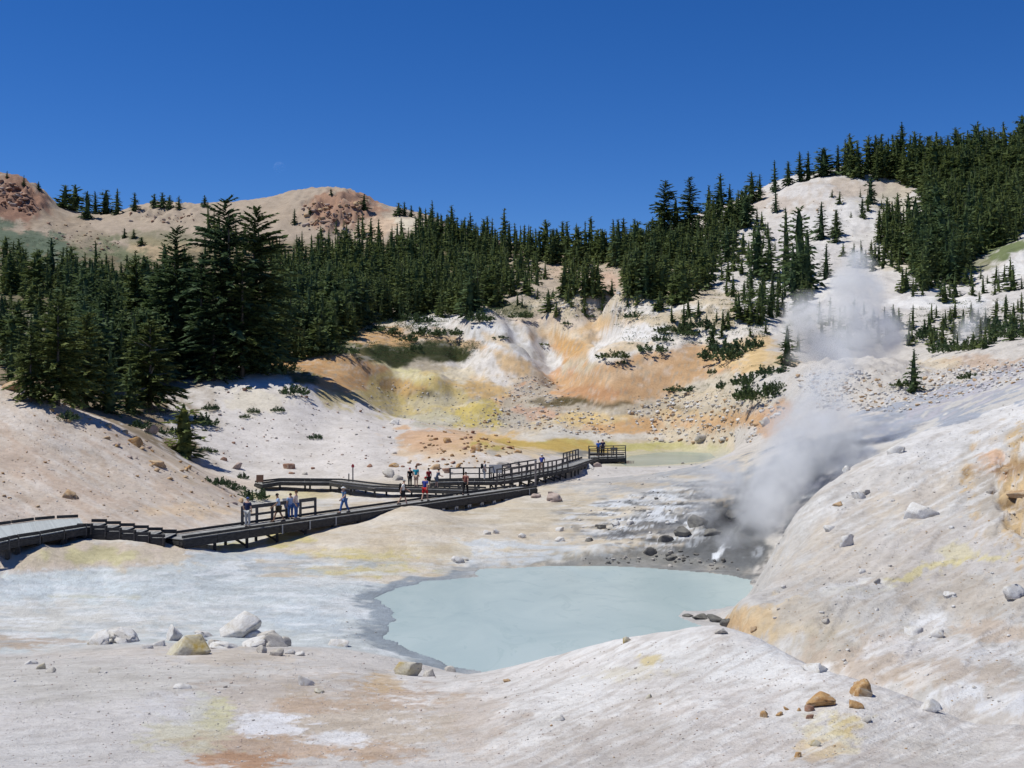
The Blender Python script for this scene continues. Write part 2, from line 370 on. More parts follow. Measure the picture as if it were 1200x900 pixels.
def bump_node(t, b, height, strength, dist):
    n = t.nodes.new('ShaderNodeBump'); n.inputs['Strength'].default_value = strength; n.inputs['Distance'].default_value = dist
    t.links.new(height, n.inputs['Height']); t.links.new(n.outputs[0], b.inputs['Normal']); return n

# ------------------------------------------------------------------ ground colour (the colour of the clay, sulphur and soil)
nr, nc = GX.shape
COL = np.zeros((nr, nc, 3))
ALB = 0.88
def colr(c):
    ch = max(c) - min(c); v = lin(c) * ALB; g = v.mean(); k = min(0.22, max(0, (ch - 60) / 250)) if ch > 45 else 0.10
    return v * (1 - k) + np.array([1.01, 1.0, 0.985]) * g * k
wpx = fbm(GU / 46, np.log(GD) * 14, 101, 6, .58); wpy = fbm(GU / 46, np.log(GD) * 14, 151, 6, .58)
brk = fbm(GU / 15, np.log(GD) * 40, 171, 5, .6)
def zone(mask, c, s=1.0):
    m = np.clip(mask, 0, 1)[..., None] * s
    COL[:] = COL * (1 - m) + colr(c) * m
COL[:] = colr((205, 198, 192))
gl = GD
zone(ss(41, 43, gl) * (GZ < 1.0) * (GU < 700), (199, 204, 204))
rightside = (GU > 850) & (gl > 25) & (gl < 100)
zone(rightside * 1.0, (202, 197, 191))
zone((gl > 60) * (gl < 112) * ss(250, 340, GU) * ss(930, 850, GU), (209, 196, 176))
zone((gl > 57.5) * (gl < 110) * ss(330, 280, GU) * ss(0.9, 1.2, GZ), (210, 193, 176))
zone(ss(106, 112, gl) * ss(165, 150, gl) * (GU < 660), (214, 205, 197))
zone(ss(150, 158, gl) * ss(285, 260, gl) * (GU > 330), (203, 187, 166))
zone(ss(128, 134, gl) * ss(112, 100, np.abs(GU - 750) * 0.8) * 0.7, (205, 188, 158))
zone(ss(104, 110, gl) * (GU > 860), (204, 196, 187))
zone(ss(98, 104, gl) * ss(245, 205, GU + 26 * wpx), (150, 132, 108))
zone(ss(150, 165, gl) * ss(420, 330, GU), (122, 112, 86))
zone(ss(255, 285, gl), (190, 172, 150))
zone(ss(255, 285, gl) * ss(640, 540, GU), (128, 116, 90))
zone(ss(385, 405, gl) * ss(560, 500, GU), (178, 160, 140))
zone(ss(215, 250, gl) * ss(790, 850, GU), (210, 203, 197))

def patch(cx, cy, rx, ry, c, s=0.9, d=(0, 9e9), rot=0.0, warp=0.5, soft=0.28, br=0.42):
    R_ = max(rx, ry) * 1.9
    m = (GU > cx - R_) & (GU < cx + R_) & (GY > cy - R_) & (GY < cy + R_) & (gl > d[0]) & (gl < d[1])
    if not m.any(): return
    u = GU[m] - cx + wpx[m] * rx * warp; v = GY[m] - cy + wpy[m] * ry * warp
    a = math.radians(rot); ca, sa = math.cos(a), math.sin(a)
    q = np.hypot((u * ca + v * sa) / rx, (-u * sa + v * ca) / ry)
    k = ss(1 + soft, 1 - soft, q + br * brk[m])[:, None] * s
    COL[m] = COL[m] * (1 - k) + colr(c) * k

FG = (10, 45); RS = (22, 66); MD = (56, 112); WS = (104, 160); BW = (128, 300); FR = (240, 520)
WHITE = (226, 221, 216)
for a in [
    # foreground, left
    (90, 860, 170, 60, (208, 203, 200), .7, FG), (60, 800, 140, 26, (204, 199, 192), .7, FG), (240, 800, 130, 24, (206, 201, 194), .7, FG),
    (330, 815, 110, 26, (194, 178, 164), .6, FG), (430, 845, 110, 40, (192, 174, 152), .7, FG), (300, 876, 84, 22, (188, 154, 122), .6, FG),
    (282, 890, 48, 10, (180, 128, 82), .65, FG), (370, 828, 50, 9, (184, 156, 132), .5, FG), (440, 880, 60, 12, (184, 148, 116), .45, FG), (245, 838, 28, 20, (206, 200, 158), .75, FG),
    (222, 858, 50, 22, (204, 198, 168), .6, FG), (210, 830, 40, 18, (214, 212, 214), .6, FG), (318, 848, 40, 12, (226, 224, 226), 1, FG), (400, 866, 40, 9, (222, 220, 220), .9, FG), (470, 812, 55, 20, (186, 160, 138), .6, FG),
    (500, 796, 60, 10, (222, 218, 214), .7, FG), (448, 800, 26, 10, (205, 175, 130), .6, FG), (130, 760, 120, 8, (206, 196, 186), .6, FG), (280, 770, 70, 10, (205, 190, 172), .6, FG), (20, 880, 80, 20, (212, 208, 205), .6, FG),
    # foreground ridge
    (800, 800, 280, 90, (222, 216, 211), .9, (10, 33)), (640, 845, 90, 26, WHITE, .9, FG, -25), (700, 800, 80, 14, (228, 224, 220), .9, FG, -18), (840, 775, 120, 20, (230, 227, 224), .9, FG, 8),
    (560, 850, 40, 40, (194, 176, 160), .6, FG, -35), (690, 860, 110, 16, (200, 189, 179), .7, FG, -22), (800, 850, 120, 14, (203, 193, 186), .65, FG, -18), (900, 880, 160, 18, (206, 196, 188), .6, FG),
    (760, 772, 16, 7, (218, 198, 140), .8, FG), (745, 790, 40, 9, (214, 202, 172), .5, FG), (990, 850, 22, 12, (216, 186, 106), .8, FG), (975, 862, 40, 22, (222, 210, 172), .6, FG), (960, 880, 30, 16, (212, 182, 140), .5, FG), (1100, 880, 70, 14, (204, 197, 188), .6, FG),
    # right slope
    (1150, 495, 130, 36, (222, 218, 215), .9, RS, -24), (1010, 590, 70, 40, (206, 199, 192), .7, RS, -30), (1030, 660, 120, 50, (199, 189, 178), .8, RS), (1130, 640, 80, 40, (204, 196, 190), .7, RS),
    (1090, 575, 90, 14, (208, 194, 178), .6, RS, -20), (905, 690, 26, 40, (196, 190, 184), .7, RS), (1080, 672, 75, 6, (216, 202, 142), .7, RS, -16), (1120, 648, 20, 12, (214, 202, 150), .5, RS),
    (880, 728, 30, 18, (214, 180, 128), .8, (30, 44)), (862, 732, 20, 12, (210, 170, 118), .7, (30, 44)), (925, 728, 48, 22, (212, 192, 160), .7, (30, 44)), (960, 720, 60, 16, (190, 183, 174), .7, RS), (975, 760, 40, 24, (182, 170, 150), .7, RS),
    (1040, 775, 80, 30, (196, 176, 156), .7, RS), (1090, 735, 26, 16, (228, 226, 225), .9, RS, -35), (1150, 700, 60, 26, (199, 187, 172), .7, RS), (1070, 760, 70, 12, (222, 219, 218), .7, RS), (1130, 812, 30, 10, (228, 228, 230), .9, RS, -20),
    (1150, 770, 60, 12, (222, 220, 220), .6, RS, -15), (1120, 790, 80, 16, (190, 170, 148), .6, RS), (1170, 740, 40, 14, (195, 172, 148), .6, RS), (1185, 825, 40, 10, (216, 217, 222), .8, RS), (1010, 692, 40, 10, (222, 219, 216), .8, RS), (1060, 600, 200, 8, (214, 200, 180), .4, RS, -22),
    (1190, 575, 44, 62, (208, 180, 138), 1, RS), (1168, 545, 22, 20, (210, 172, 144), .8, RS), (1185, 545, 40, 8, (150, 122, 84), .7, RS, -12), (1190, 592, 30, 4, (140, 112, 76), .7, RS, 6), (1160, 590, 12, 45, (184, 176, 166), .9, RS, -12),
    # the ravine beyond the right slope
    (1060, 488, 190, 26, (160, 166, 178), .9, (64, 112), -25), (930, 555, 100, 34, (130, 134, 140), .9, (66, 112), -30), (1130, 462, 90, 10, (196, 186, 190), .5, (64, 112), -22), (880, 575, 60, 20, (112, 115, 120), .8, (66, 100), -20),
    # far bank with the vent
    (780, 590, 110, 26, (168, 168, 168), .9, MD, -8), (850, 612, 48, 26, (82, 84, 88), .95, MD), (800, 618, 80, 20, (128, 130, 134), .8, MD), (845, 654, 78, 24, (118, 116, 112), .95, (60, 72)), (720, 656, 110, 12, (152, 147, 134), .9, (60, 72)),
    (790, 640, 50, 10, (100, 100, 100), .8, (60, 74)), (866, 660, 40, 10, (128, 126, 122), .8, (60, 70)),
    (700, 560, 90, 12, (212, 202, 192), .8, MD), (760, 562, 90, 12, (176, 174, 172), .8, MD, -6), (830, 560, 60, 18, (166, 168, 172), .8, MD), (700, 606, 60, 10, (190, 188, 184), .7, MD), (640, 600, 90, 14, (206, 192, 168), .8, MD),
    # middle ground
    (430, 628, 120, 20, (214, 200, 180), .8, MD), (470, 606, 60, 10, (216, 203, 184), .8, MD), (600, 645, 100, 12, (202, 207, 211), .85, MD), (560, 655, 60, 6, (214, 218, 221), .7, MD), (480, 646, 90, 9, (212, 196, 166), .7, MD), (410, 650, 60, 6, (208, 192, 132), .75, MD),
    (420, 668, 70, 8, (206, 193, 138), .7, MD), (440, 655, 40, 3, (216, 196, 120), .7, MD), (350, 660, 80, 6, (176, 184, 192), .75, MD), (320, 652, 40, 4, (182, 190, 198), .8, MD), (335, 632, 32, 7, (206, 192, 126), .8, MD), (275, 640, 22, 5, (196, 190, 140), .7, MD),
    (95, 650, 130, 16, (206, 191, 168), .8, MD), (105, 650, 50, 9, (201, 193, 146), .7, MD), (150, 632, 60, 5, (222, 216, 208), .7, MD), (420, 583, 90, 8, (218, 211, 203), .9, (76, 112)), (345, 580, 70, 5, (212, 198, 150), .8, (76, 112)), (330, 590, 50, 5, (190, 188, 184), .7, (76, 112)),
    # flats
    (90, 690, 170, 12, (206, 214, 218), .9, (42, 62)), (330, 690, 120, 14, (201, 208, 211), .8, (42, 64)), (60, 726, 160, 22, (209, 206, 200), .9, (42, 60)), (230, 715, 120, 10, (212, 214, 214), .7, (42, 60)), (15, 752, 40, 8, (188, 166, 144), .8, (38, 60)), (65, 752, 30, 4, (186, 168, 152), .7, (38, 60)),
    (110, 698, 50, 3, (198, 194, 170), .6, (42, 62)), (360, 725, 60, 14, (186, 196, 204), .7, (42, 62)), (310, 672, 90, 4, (178, 186, 192), .7, (42, 64)), (390, 680, 40, 8, (216, 216, 214), .7, (42, 64)), (400, 712, 40, 12, (216, 218, 220), .6, (42, 64)),
    # left slope
    (60, 560, 90, 20, (196, 172, 152), .6, (64, 98), 28), (150, 560, 70, 10, (200, 178, 156), .6, (64, 98), 30), (60, 510, 70, 10, (214, 202, 190), .7, (64, 98), 24), (120, 530, 80, 8, (216, 203, 190), .7, (64, 98), 30), (200, 585, 80, 8, (214, 200, 184), .7, (64, 98), 22), (225, 598, 60, 8, (222, 196, 164), .7, (64, 98)),
    (200, 540, 50, 10, (196, 176, 150), .6, (64, 98), 30), (30, 600, 60, 8, (206, 190, 176), .6, (64, 98)),
    # white slope and the mound of orange boulders
    (320, 500, 110, 50, (220, 212, 206), .8, WS), (420, 520, 70, 24, (212, 204, 198), .7, WS), (300, 470, 40, 14, (222, 210, 186), .6, WS), (300, 448, 60, 5, (226, 221, 218), .8, WS), (520, 524, 54, 22, (214, 186, 152), .8, WS), (500, 512, 30, 10, (206, 164, 128), .7, WS), (575, 524, 40, 8, (220, 188, 140), .8, WS),
    (590, 514, 50, 7, (216, 172, 92), .95, (110, 168)), (640, 522, 70, 6, (196, 172, 74), .95, (110, 168)), (690, 524, 80, 5, (192, 178, 92), .9, (110, 168)), (650, 530, 60, 4, (170, 166, 158), .8, (110, 168)), (690, 531, 30, 2.5, (120, 118, 112), .8, (110, 168)), (560, 545, 60, 10, (212, 200, 186), .7, WS), (760, 524, 70, 5, (190, 182, 118), .8, (140, 170)),
    # bowl
    (410, 432, 62, 22, (204, 152, 92), .95, BW), (365, 426, 40, 13, (206, 154, 86), .95, BW), (380, 440, 30, 10, (190, 138, 84), .8, BW), (450, 394, 52, 10, (216, 168, 106), .95, BW), (420, 392, 20, 12, (212, 160, 92), .9, BW), (470, 452, 70, 18, (200, 170, 92), .9, BW), (500, 470, 60, 14, (203, 184, 104), .8, BW),
    (430, 460, 60, 16, (188, 170, 116), .8, BW), (480, 438, 40, 9, (214, 196, 120), .7, BW), (520, 428, 30, 10, (212, 186, 130), .7, BW), (460, 430, 30, 8, (222, 214, 168), .7, BW), (560, 456, 46, 12, (216, 178, 108), .9, BW), (565, 488, 44, 12, (210, 186, 84), .95, BW), (590, 476, 40, 12, (216, 172, 106), .8, BW), (490, 486, 40, 6, (196, 176, 100), .8, BW),
    (530, 470, 30, 6, (186, 182, 172), .7, BW), (478, 478, 30, 7, (186, 180, 168), .7, BW), (485, 462, 26, 4, (120, 108, 80), .8, BW), (500, 415, 40, 6, (190, 182, 174), .6, BW), (590, 440, 40, 14, (224, 202, 172), .7, BW), (625, 430, 30, 16, (214, 184, 150), .6, BW), (575, 400, 70, 14, (224, 217, 211), .9, BW, 14), (560, 425, 50, 14, (224, 217, 210), .9, BW, 20),
    (530, 400, 40, 6, (220, 176, 120), .8, BW, 10), (590, 380, 50, 10, (206, 198, 192), .7, BW), (620, 395, 40, 10, (196, 190, 184), .8, BW, 25), (540, 372, 24, 10, (224, 218, 212), .8, BW), (495, 372, 40, 5, (216, 208, 202), .8, BW), (520, 380, 40, 5, (196, 182, 172), .7, BW), (650, 455, 40, 24, (178, 166, 150), .75, BW), (620, 490, 60, 8, (192, 184, 174), .7, BW),
    (400, 406, 24, 10, (96, 104, 50), .8, BW), (380, 392, 30, 18, (92, 104, 46), .85, BW), (455, 408, 32, 8, (76, 80, 40), .95, BW), (440, 418, 30, 6, (80, 82, 42), .9, BW), (505, 408, 44, 9, (74, 78, 40), .95, BW), (535, 414, 22, 7, (78, 82, 42), .95, BW), (480, 417, 22, 4, (104, 94, 58), .8, BW), (600, 362, 20, 8, (98, 98, 56), .8, BW), (360, 446, 24, 5, (88, 84, 50), .8, BW),
    # domes on the right of the bowl
    (740, 442, 110, 20, (214, 164, 120), .95, BW, -14), (690, 460, 60, 10, (208, 152, 110), .85, BW), (800, 425, 60, 10, (222, 186, 146), .8, BW, -10), (790, 404, 70, 10, (226, 220, 214), .95, BW, -12), (735, 388, 46, 10, (228, 222, 216), .95, BW), (735, 402, 50, 8, (226, 206, 178), .7, BW), (665, 408, 26, 14, (218, 160, 88), .95, BW, 20), (640, 392, 26, 10, (222, 198, 166), .8, BW),
    (690, 385, 50, 9, (222, 196, 164), .8, BW, -15), (700, 408, 26, 14, (216, 180, 134), .7, BW), (650, 376, 50, 6, (214, 190, 166), .7, BW), (770, 362, 60, 6, (224, 219, 214), .8, BW), (870, 404, 36, 12, (220, 184, 126), .85, BW), (850, 424, 50, 10, (218, 178, 122), .85, BW), (900, 420, 30, 12, (214, 184, 132), .7, BW), (820, 450, 60, 8, (200, 190, 172), .7, BW), (860, 388, 46, 6, (226, 220, 214), .8, BW),
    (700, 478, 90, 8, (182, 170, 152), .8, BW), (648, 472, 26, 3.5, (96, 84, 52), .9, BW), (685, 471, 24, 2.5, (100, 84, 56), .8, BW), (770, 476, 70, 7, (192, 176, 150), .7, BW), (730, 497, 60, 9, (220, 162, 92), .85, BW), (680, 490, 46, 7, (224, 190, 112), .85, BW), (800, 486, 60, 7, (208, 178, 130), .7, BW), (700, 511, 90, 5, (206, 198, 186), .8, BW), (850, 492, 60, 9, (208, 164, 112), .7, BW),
    (905, 488, 26, 22, (200, 156, 110), .7, (100, 170)), (880, 470, 40, 7, (200, 186, 164), .7, BW), (930, 460, 40, 22, (192, 188, 184), .8, (100, 160)), (960, 500, 50, 16, (186, 182, 180), .8, (90, 130)), (1000, 452, 90, 16, (206, 198, 188), .7, (100, 160)), (1150, 425, 40, 8, (190, 150, 112), .5, (100, 180)), (1100, 426, 30, 6, (216, 196, 160), .5, (100, 180)),
    # right hill
    (1020, 222, 60, 14, (192, 174, 154), .8, FR), (900, 240, 60, 12, (196, 178, 160), .7, FR), (980, 260, 60, 26, (218, 213, 208), .8, FR), (1050, 240, 30, 20, (200, 188, 164), .7, FR), (870, 300, 60, 30, (206, 198, 191), .7, FR), (1170, 292, 40, 9, (98, 112, 58), .9, FR, -12), (1140, 310, 26, 7, (112, 112, 66), .7, FR), (1185, 315, 40, 12, (224, 220, 216), .9, FR, -25),
    (1060, 310, 40, 8, (214, 200, 178), .7, FR), (950, 340, 60, 14, (224, 220, 216), .8, (230, 320)), (1100, 355, 70, 7, (226, 222, 218), .9, (200, 300)), (820, 350, 40, 12, (196, 178, 150), .7, (220, 320)), (1195, 180, 10, 14, (190, 160, 130), .8, FR), (700, 358, 50, 10, (188, 178, 168), .8, FR), (655, 312, 14, 18, (200, 176, 152), .9, FR), (715, 335, 14, 20, (200, 170, 148), .9, FR), (760, 332, 30, 6, (196, 184, 168), .7, FR),
    # left hill
    (20, 232, 50, 24, (146, 112, 94), .95, (360, 480), 24), (10, 280, 90, 22, (96, 112, 92), .9, (300, 480), 18), (115, 290, 46, 12, (108, 116, 84), .85, (300, 480), 14), (85, 268, 40, 16, (166, 148, 126), .8, (330, 480), 30), (185, 290, 34, 10, (186, 164, 132), .8, (330, 480)), (220, 262, 60, 10, (180, 162, 140), .7, (380, 480)), (190, 280, 40, 8, (120, 120, 88), .6, (380, 480)),
    (395, 245, 50, 20, (166, 130, 108), .9, (390, 480)), (340, 252, 40, 14, (182, 162, 140), .8, (390, 480)), (462, 263, 40, 9, (222, 208, 184), .95, (380, 480)), (440, 268, 20, 12, (208, 178, 150), .8, (380, 480)), (60, 385, 70, 16, (150, 142, 124), .8, (150, 280)), (30, 370, 30, 14, (128, 124, 104), .8, (150, 280)), (310, 300, 20, 16, (188, 156, 124), .8, (300, 470)),
]: patch(*a)
def area(poly, c, s=.92, d=BW, f=2.5, nz=5.0):
    xs = [q[0] for q in poly]; ys = [q[1] for q in poly]
    m = (GU > min(xs) - 15) & (GU < max(xs) + 15) & (GY > min(ys) - 12) & (GY < max(ys) + 12) & (gl > d[0]) & (gl < d[1])
    if not m.any(): return
    x, y = GU[m] + nz * wpx[m] * 1.6, GY[m] + nz * .6 * wpy[m] * 1.6
    sd = seg_dist(x, y, poly) * np.where(in_poly(x, y, poly), 1, -1) + brk[m] * nz * .45
    k = (ss(-f, f, sd) * s)[:, None]
    COL[m] = COL[m] * (1 - k) + colr(c) * k
for a in [
    ([(545, 385), (565, 375), (600, 384), (640, 405), (665, 430), (650, 440), (615, 425), (580, 415), (555, 400)], (222, 218, 214)),
    ([(572, 410), (600, 415), (628, 424), (618, 440), (592, 440), (576, 428)], (216, 180, 130), .85),
    ([(560, 390), (590, 398), (600, 408), (572, 404)], (214, 184, 140), .7), ([(585, 392), (620, 404), (640, 420), (622, 418), (598, 404)], (186, 180, 172), .8),
    ([(620, 470), (640, 455), (665, 442), (700, 428), (740, 415), (790, 405), (830, 400), (845, 420), (825, 440), (800, 455), (770, 470), (740, 474), (690, 470), (650, 468)], (205, 163, 116)),
    ([(690, 440), (740, 428), (780, 424), (770, 436), (720, 446)], (220, 188, 152), .7), ([(640, 462), (690, 450), (740, 455), (720, 466), (660, 468)], (198, 140, 88), .7),
    ([(690, 420), (740, 405), (800, 390), (870, 378), (908, 374), (900, 392), (840, 402), (790, 408), (740, 417), (700, 428)], (226, 216, 204)),
    ([(689, 414), (705, 400), (725, 386), (750, 379), (775, 384), (782, 395), (770, 404), (740, 402), (715, 412), (695, 424)], (228, 224, 220)), ([(700, 412), (730, 401), (768, 404), (740, 410), (712, 418)], (222, 198, 162), .8),
    ([(625, 388), (650, 390), (672, 395), (688, 405), (682, 416), (668, 420), (655, 410), (640, 398)], (216, 164, 88)), ([(618, 384), (650, 384), (678, 391), (662, 397), (640, 394)], (226, 206, 178)),
    ([(676, 385), (700, 372), (722, 372), (712, 384), (694, 396), (684, 396)], (218, 184, 138)), ([(648, 377), (675, 371), (700, 370), (690, 380), (665, 384)], (222, 204, 182)),
    ([(352, 432), (380, 418), (420, 422), (450, 430), (470, 440), (455, 455), (430, 462), (400, 458), (372, 452)], (198, 150, 92)), ([(380, 424), (410, 424), (430, 434), (405, 440), (385, 436)], (206, 162, 108), .8),
    ([(430, 440), (470, 432), (500, 445), (530, 452), (548, 462), (540, 478), (510, 484), (470, 486), (440, 474), (420, 462)], (200, 178, 112), .8), ([(440, 446), (480, 444), (500, 456), (470, 462), (445, 456)], (200, 156, 84), .85), ([(470, 464), (530, 462), (536, 474), (490, 480)], (186, 176, 150), .7), ([(450, 436), (490, 432), (512, 440), (486, 446), (460, 444)], (214, 204, 168), .8),
    ([(545, 470), (575, 465), (586, 480), (580, 496), (555, 500), (535, 496)], (208, 184, 84)), ([(545, 448), (575, 445), (590, 455), (575, 465), (550, 464)], (216, 176, 108)), ([(510, 434), (545, 430), (560, 440), (540, 450), (515, 446)], (220, 206, 178), .8), ([(470, 486), (520, 482), (545, 492), (510, 500), (480, 498)], (190, 184, 160), .8),
    ([(402, 386), (430, 386), (472, 394), (482, 403), (440, 405), (410, 402)], (214, 166, 102)), ([(470, 372), (505, 366), (540, 378), (520, 386), (486, 384)], (220, 214, 208), .8), ([(470, 420), (500, 416), (530, 424), (516, 432), (484, 432)], (176, 164, 146), .8),
    ([(422, 412), (440, 407), (470, 411), (485, 404), (520, 405), (557, 411), (550, 420), (520, 424), (490, 420), (472, 430), (446, 425)], (68, 72, 36)), ([(352, 384), (384, 380), (400, 392), (392, 410), (360, 416), (348, 404)], (88, 104, 44)), ([(338, 438), (362, 436), (380, 444), (366, 450), (344, 448)], (80, 84, 44), .9),
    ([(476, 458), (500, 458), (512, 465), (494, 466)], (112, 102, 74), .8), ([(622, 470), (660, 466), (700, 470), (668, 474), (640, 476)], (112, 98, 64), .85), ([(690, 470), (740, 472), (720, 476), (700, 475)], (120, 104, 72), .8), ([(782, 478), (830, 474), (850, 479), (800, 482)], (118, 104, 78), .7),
    ([(590, 470), (625, 450), (650, 452), (640, 475), (625, 500), (590, 505), (580, 490)], (182, 172, 156), .8), ([(655, 488), (700, 482), (740, 486), (700, 496), (665, 498)], (222, 188, 120), .8),
    ([(690, 500), (720, 492), (765, 490), (772, 500), (740, 509), (705, 508)], (212, 164, 102), .9), ([(600, 480), (640, 478), (655, 488), (625, 494)], (206, 160, 130), .7), ([(640, 500), (690, 508), (740, 512), (700, 520), (640, 512)], (208, 202, 192), .8), ([(790, 470), (850, 462), (900, 462), (880, 476), (820, 482)], (206, 192, 168), .8),
    ([(820, 492), (870, 484), (890, 494), (860, 504), (826, 502)], (208, 160, 104), .8), ([(884, 482), (912, 468), (934, 470), (918, 490), (902, 512), (886, 510)], (200, 152, 102), .8, (100, 180)), ([(850, 415), (880, 402), (905, 410), (895, 430), (865, 436)], (218, 184, 126), .85),
    ([(576, 513), (600, 513), (640, 518), (668, 520), (722, 524), (715, 530), (660, 529), (610, 527), (588, 522)], (198, 164, 66), .95, (110, 170)), ([(590, 525), (630, 527), (660, 530), (620, 536), (590, 533)], (216, 194, 160), .8, (110, 150)),
    ([(480, 515), (520, 505), (560, 508), (556, 520), (510, 530), (482, 528)], (208, 172, 138), .7, (110, 160)),
]: area(*a)
# thin streaks of white mineral on the dark bank, dried ripples on the flat, runnels on the hillsides
def streaks(mask, c, sx, sy, seed, lo, hi, s):
    n = fbm(GU / sx, GY / sy, seed, 4)
    k = (ss(lo, hi, n) * mask * s)[..., None]; COL[:] = COL * (1 - k) + colr(c) * k
bank = blob(790, 605, 150, 46, 60, 92, 0.6)
streaks(bank * ss(845, 800, GU), (216, 219, 224), 50, 5, 301, .2, .34, .9)
streaks(bank, (86, 88, 92), 40, 5, 305, .25, .5, .8)
flatm = ss(41, 44, gl) * ss(68, 64, gl) * (GZ < 1.1) * (GU < 640)
streaks(flatm, (178, 186, 192), 70, 7, 311, .15, .5, .45)
streaks(flatm, (224, 226, 228), 60, 5, 315, .15, .45, .6)
streaks((gl > 60) * (gl < 105) * (GU > 300) * (GU < 860) * 1.0, (222, 214, 202), 60, 6, 319, .1, .5, .5)
streaks((gl > 60) * (gl < 105) * (GU > 300) * (GU < 860) * 1.0, (196, 178, 150), 60, 6, 323, .15, .5, .5)
bowl = ss(150, 158, gl) * ss(270, 240, gl) * (GU > 340) * (GU < 880)
streaks(bowl, (222, 216, 208), 22, 3, 331, .3, .6, .3)
streaks(bowl, (170, 158, 138), 6, 3, 335, .34, .5, .55)
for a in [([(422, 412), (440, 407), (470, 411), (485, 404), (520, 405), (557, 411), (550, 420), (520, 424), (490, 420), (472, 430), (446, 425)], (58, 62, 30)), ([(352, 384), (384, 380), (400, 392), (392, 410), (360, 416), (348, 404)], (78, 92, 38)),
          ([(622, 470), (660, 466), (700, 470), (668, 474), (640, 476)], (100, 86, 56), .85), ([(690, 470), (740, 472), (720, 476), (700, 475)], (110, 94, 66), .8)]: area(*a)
# wet mud round the shore of the pool
for poly, wd, lev in ((POOL, 1.4, 0.0),):
    m = (gl > 38) & (gl < 72) & (GU > 330) & (GU < 900)
    dd = seg_dist(GX[m], GD[m], poly); lf = ss(600, 520, GU[m])
    k = (ss(wd, wd * 0.5, dd + 0.7 * fbm(GX[m] / 1.2, GD[m] / 1.2, 401, 4)) * (0.25 + 0.75 * lf) * 0.9)[:, None]
    COL[m] = COL[m] * (1 - k) + colr((138, 148, 158)) * k
m = (gl > 115) & (gl < 160); dd = seg_dist(GX[m], GD[m], POND); k = (ss(4, 0.5, dd) * (GZ[m] < 2.4) * .8)[:, None]
COL[m] = COL[m] * (1 - k) + colr((190, 184, 150)) * k
MDB = (60, 80)
for a in [([(640, 663), (700, 650), (770, 642), (800, 636), (820, 622), (850, 598), (890, 590), (908, 640), (885, 675), (800, 670), (720, 666)], (134, 134, 132), .7, MDB),
          ([(785, 645), (815, 622), (830, 598), (880, 590), (905, 640), (885, 668), (840, 666)], (104, 106, 108), .85, MDB), ([(828, 618), (842, 604), (866, 604), (872, 616), (850, 624)], (38, 38, 40), .95, MDB),
          ([(700, 628), (760, 612), (800, 606), (790, 622), (740, 634)], (112, 112, 114), .7, MDB), ([(880, 600), (930, 556), (990, 516), (1000, 530), (940, 580), (900, 620)], (112, 115, 122), .8, (64, 100)),
          ([(842, 664), (844, 648), (847, 640), (852, 641), (857, 652), (852, 658), (848, 666)], (226, 229, 233), .92, MDB, 1.6, 7), ([(876, 652), (882, 638), (894, 636), (896, 645), (884, 656)], (190, 194, 200), .6, MDB, 3, 9)]: area(*a)
streaks(bank * ss(850, 800, GU), (214, 217, 222), 40, 4, 341, .24, .36, .85); streaks(bank * ss(880, 840, GU), (70, 72, 75), 30, 4, 345, .34, .46, .8)
def streaks_rot(mask, c, sx, sy, rot, seed, lo, hi, s):
    a = math.radians(rot); u = GU * math.cos(a) + GY * math.sin(a); v = -GU * math.sin(a) + GY * math.cos(a)
    k = (ss(lo, hi, fbm(u / sx, v / sy, seed, 5)) * mask * s)[..., None]; COL[:] = COL * (1 - k) + colr(c) * k
streaks_rot(ls_m, (194, 168, 146), 70, 7, 30, 501, .1, .6, .45); streaks_rot(ls_m, (222, 212, 202), 60, 5, 30, 505, .15, .55, .5)
streaks_rot(rs_m * ss(660, 600, GY), (228, 225, 222), 80, 5, -27, 511, .1, .5, .6); streaks_rot(rs_m, (186, 170, 152), 60, 6, -27, 515, .2, .6, .4)
streaks_rot(ss(10, 14, gl) * ss(33, 30, gl) * ss(520, 620, GU), (232, 229, 226), 70, 8, -24, 521, .1, .45, .5); streaks_rot(ss(10, 14, gl) * ss(33, 30, gl) * ss(520, 620, GU), (186, 172, 160), 60, 6, -24, 525, .2, .55, .4)
# broad natural variation
COL *= (1 + 0.07 * fbm(GX / 5, GD / 5, 411, 4) + 0.05 * fbm(GX / 0.7, GD / 0.7, 421, 3))[..., None]
COL = np.clip(COL, 0.01, 0.86)

m_ground, t, b = new_mat('volcanic clay', rough=0.95, spec=0.15)
ca = t.nodes.new('ShaderNodeVertexColor'); ca.layer_name = 'Col'
geo = t.nodes.new('ShaderNodeNewGeometry'); pos = geo.outputs['Position']
nA = noise_node(t, 0.45, 8, 0.65, pos); nB = noise_node(t, 3.2, 6, 0.7, pos); nC = noise_node(t, 14.0, 4, 0.7, pos)
c1 = mix_node(t, ca.outputs[0], ramp_node(t, nA.outputs[0], [(0.28, (0.80, 0.785, 0.765)), (0.52, (1, 1, 1)), (0.75, (1.10, 1.10, 1.10))]).outputs[0], 1.0, 'MULTIPLY')
c2 = mix_node(t, c1, ramp_node(t, nB.outputs[0], [(0.30, (0.80, 0.78, 0.76)), (0.5, (1, 1, 1)), (0.72, (1.09, 1.09, 1.09))]).outputs[0], 0.9, 'MULTIPLY')
vor = t.nodes.new('ShaderNodeTexVoronoi'); vor.inputs['Scale'].default_value = 7.0; t.links.new(pos, vor.inputs['Vector'])
spk = ramp_node(t, vor.outputs['Distance'], [(0.10, (0.72, 0.70, 0.68)), (0.22, (1, 1, 1))])
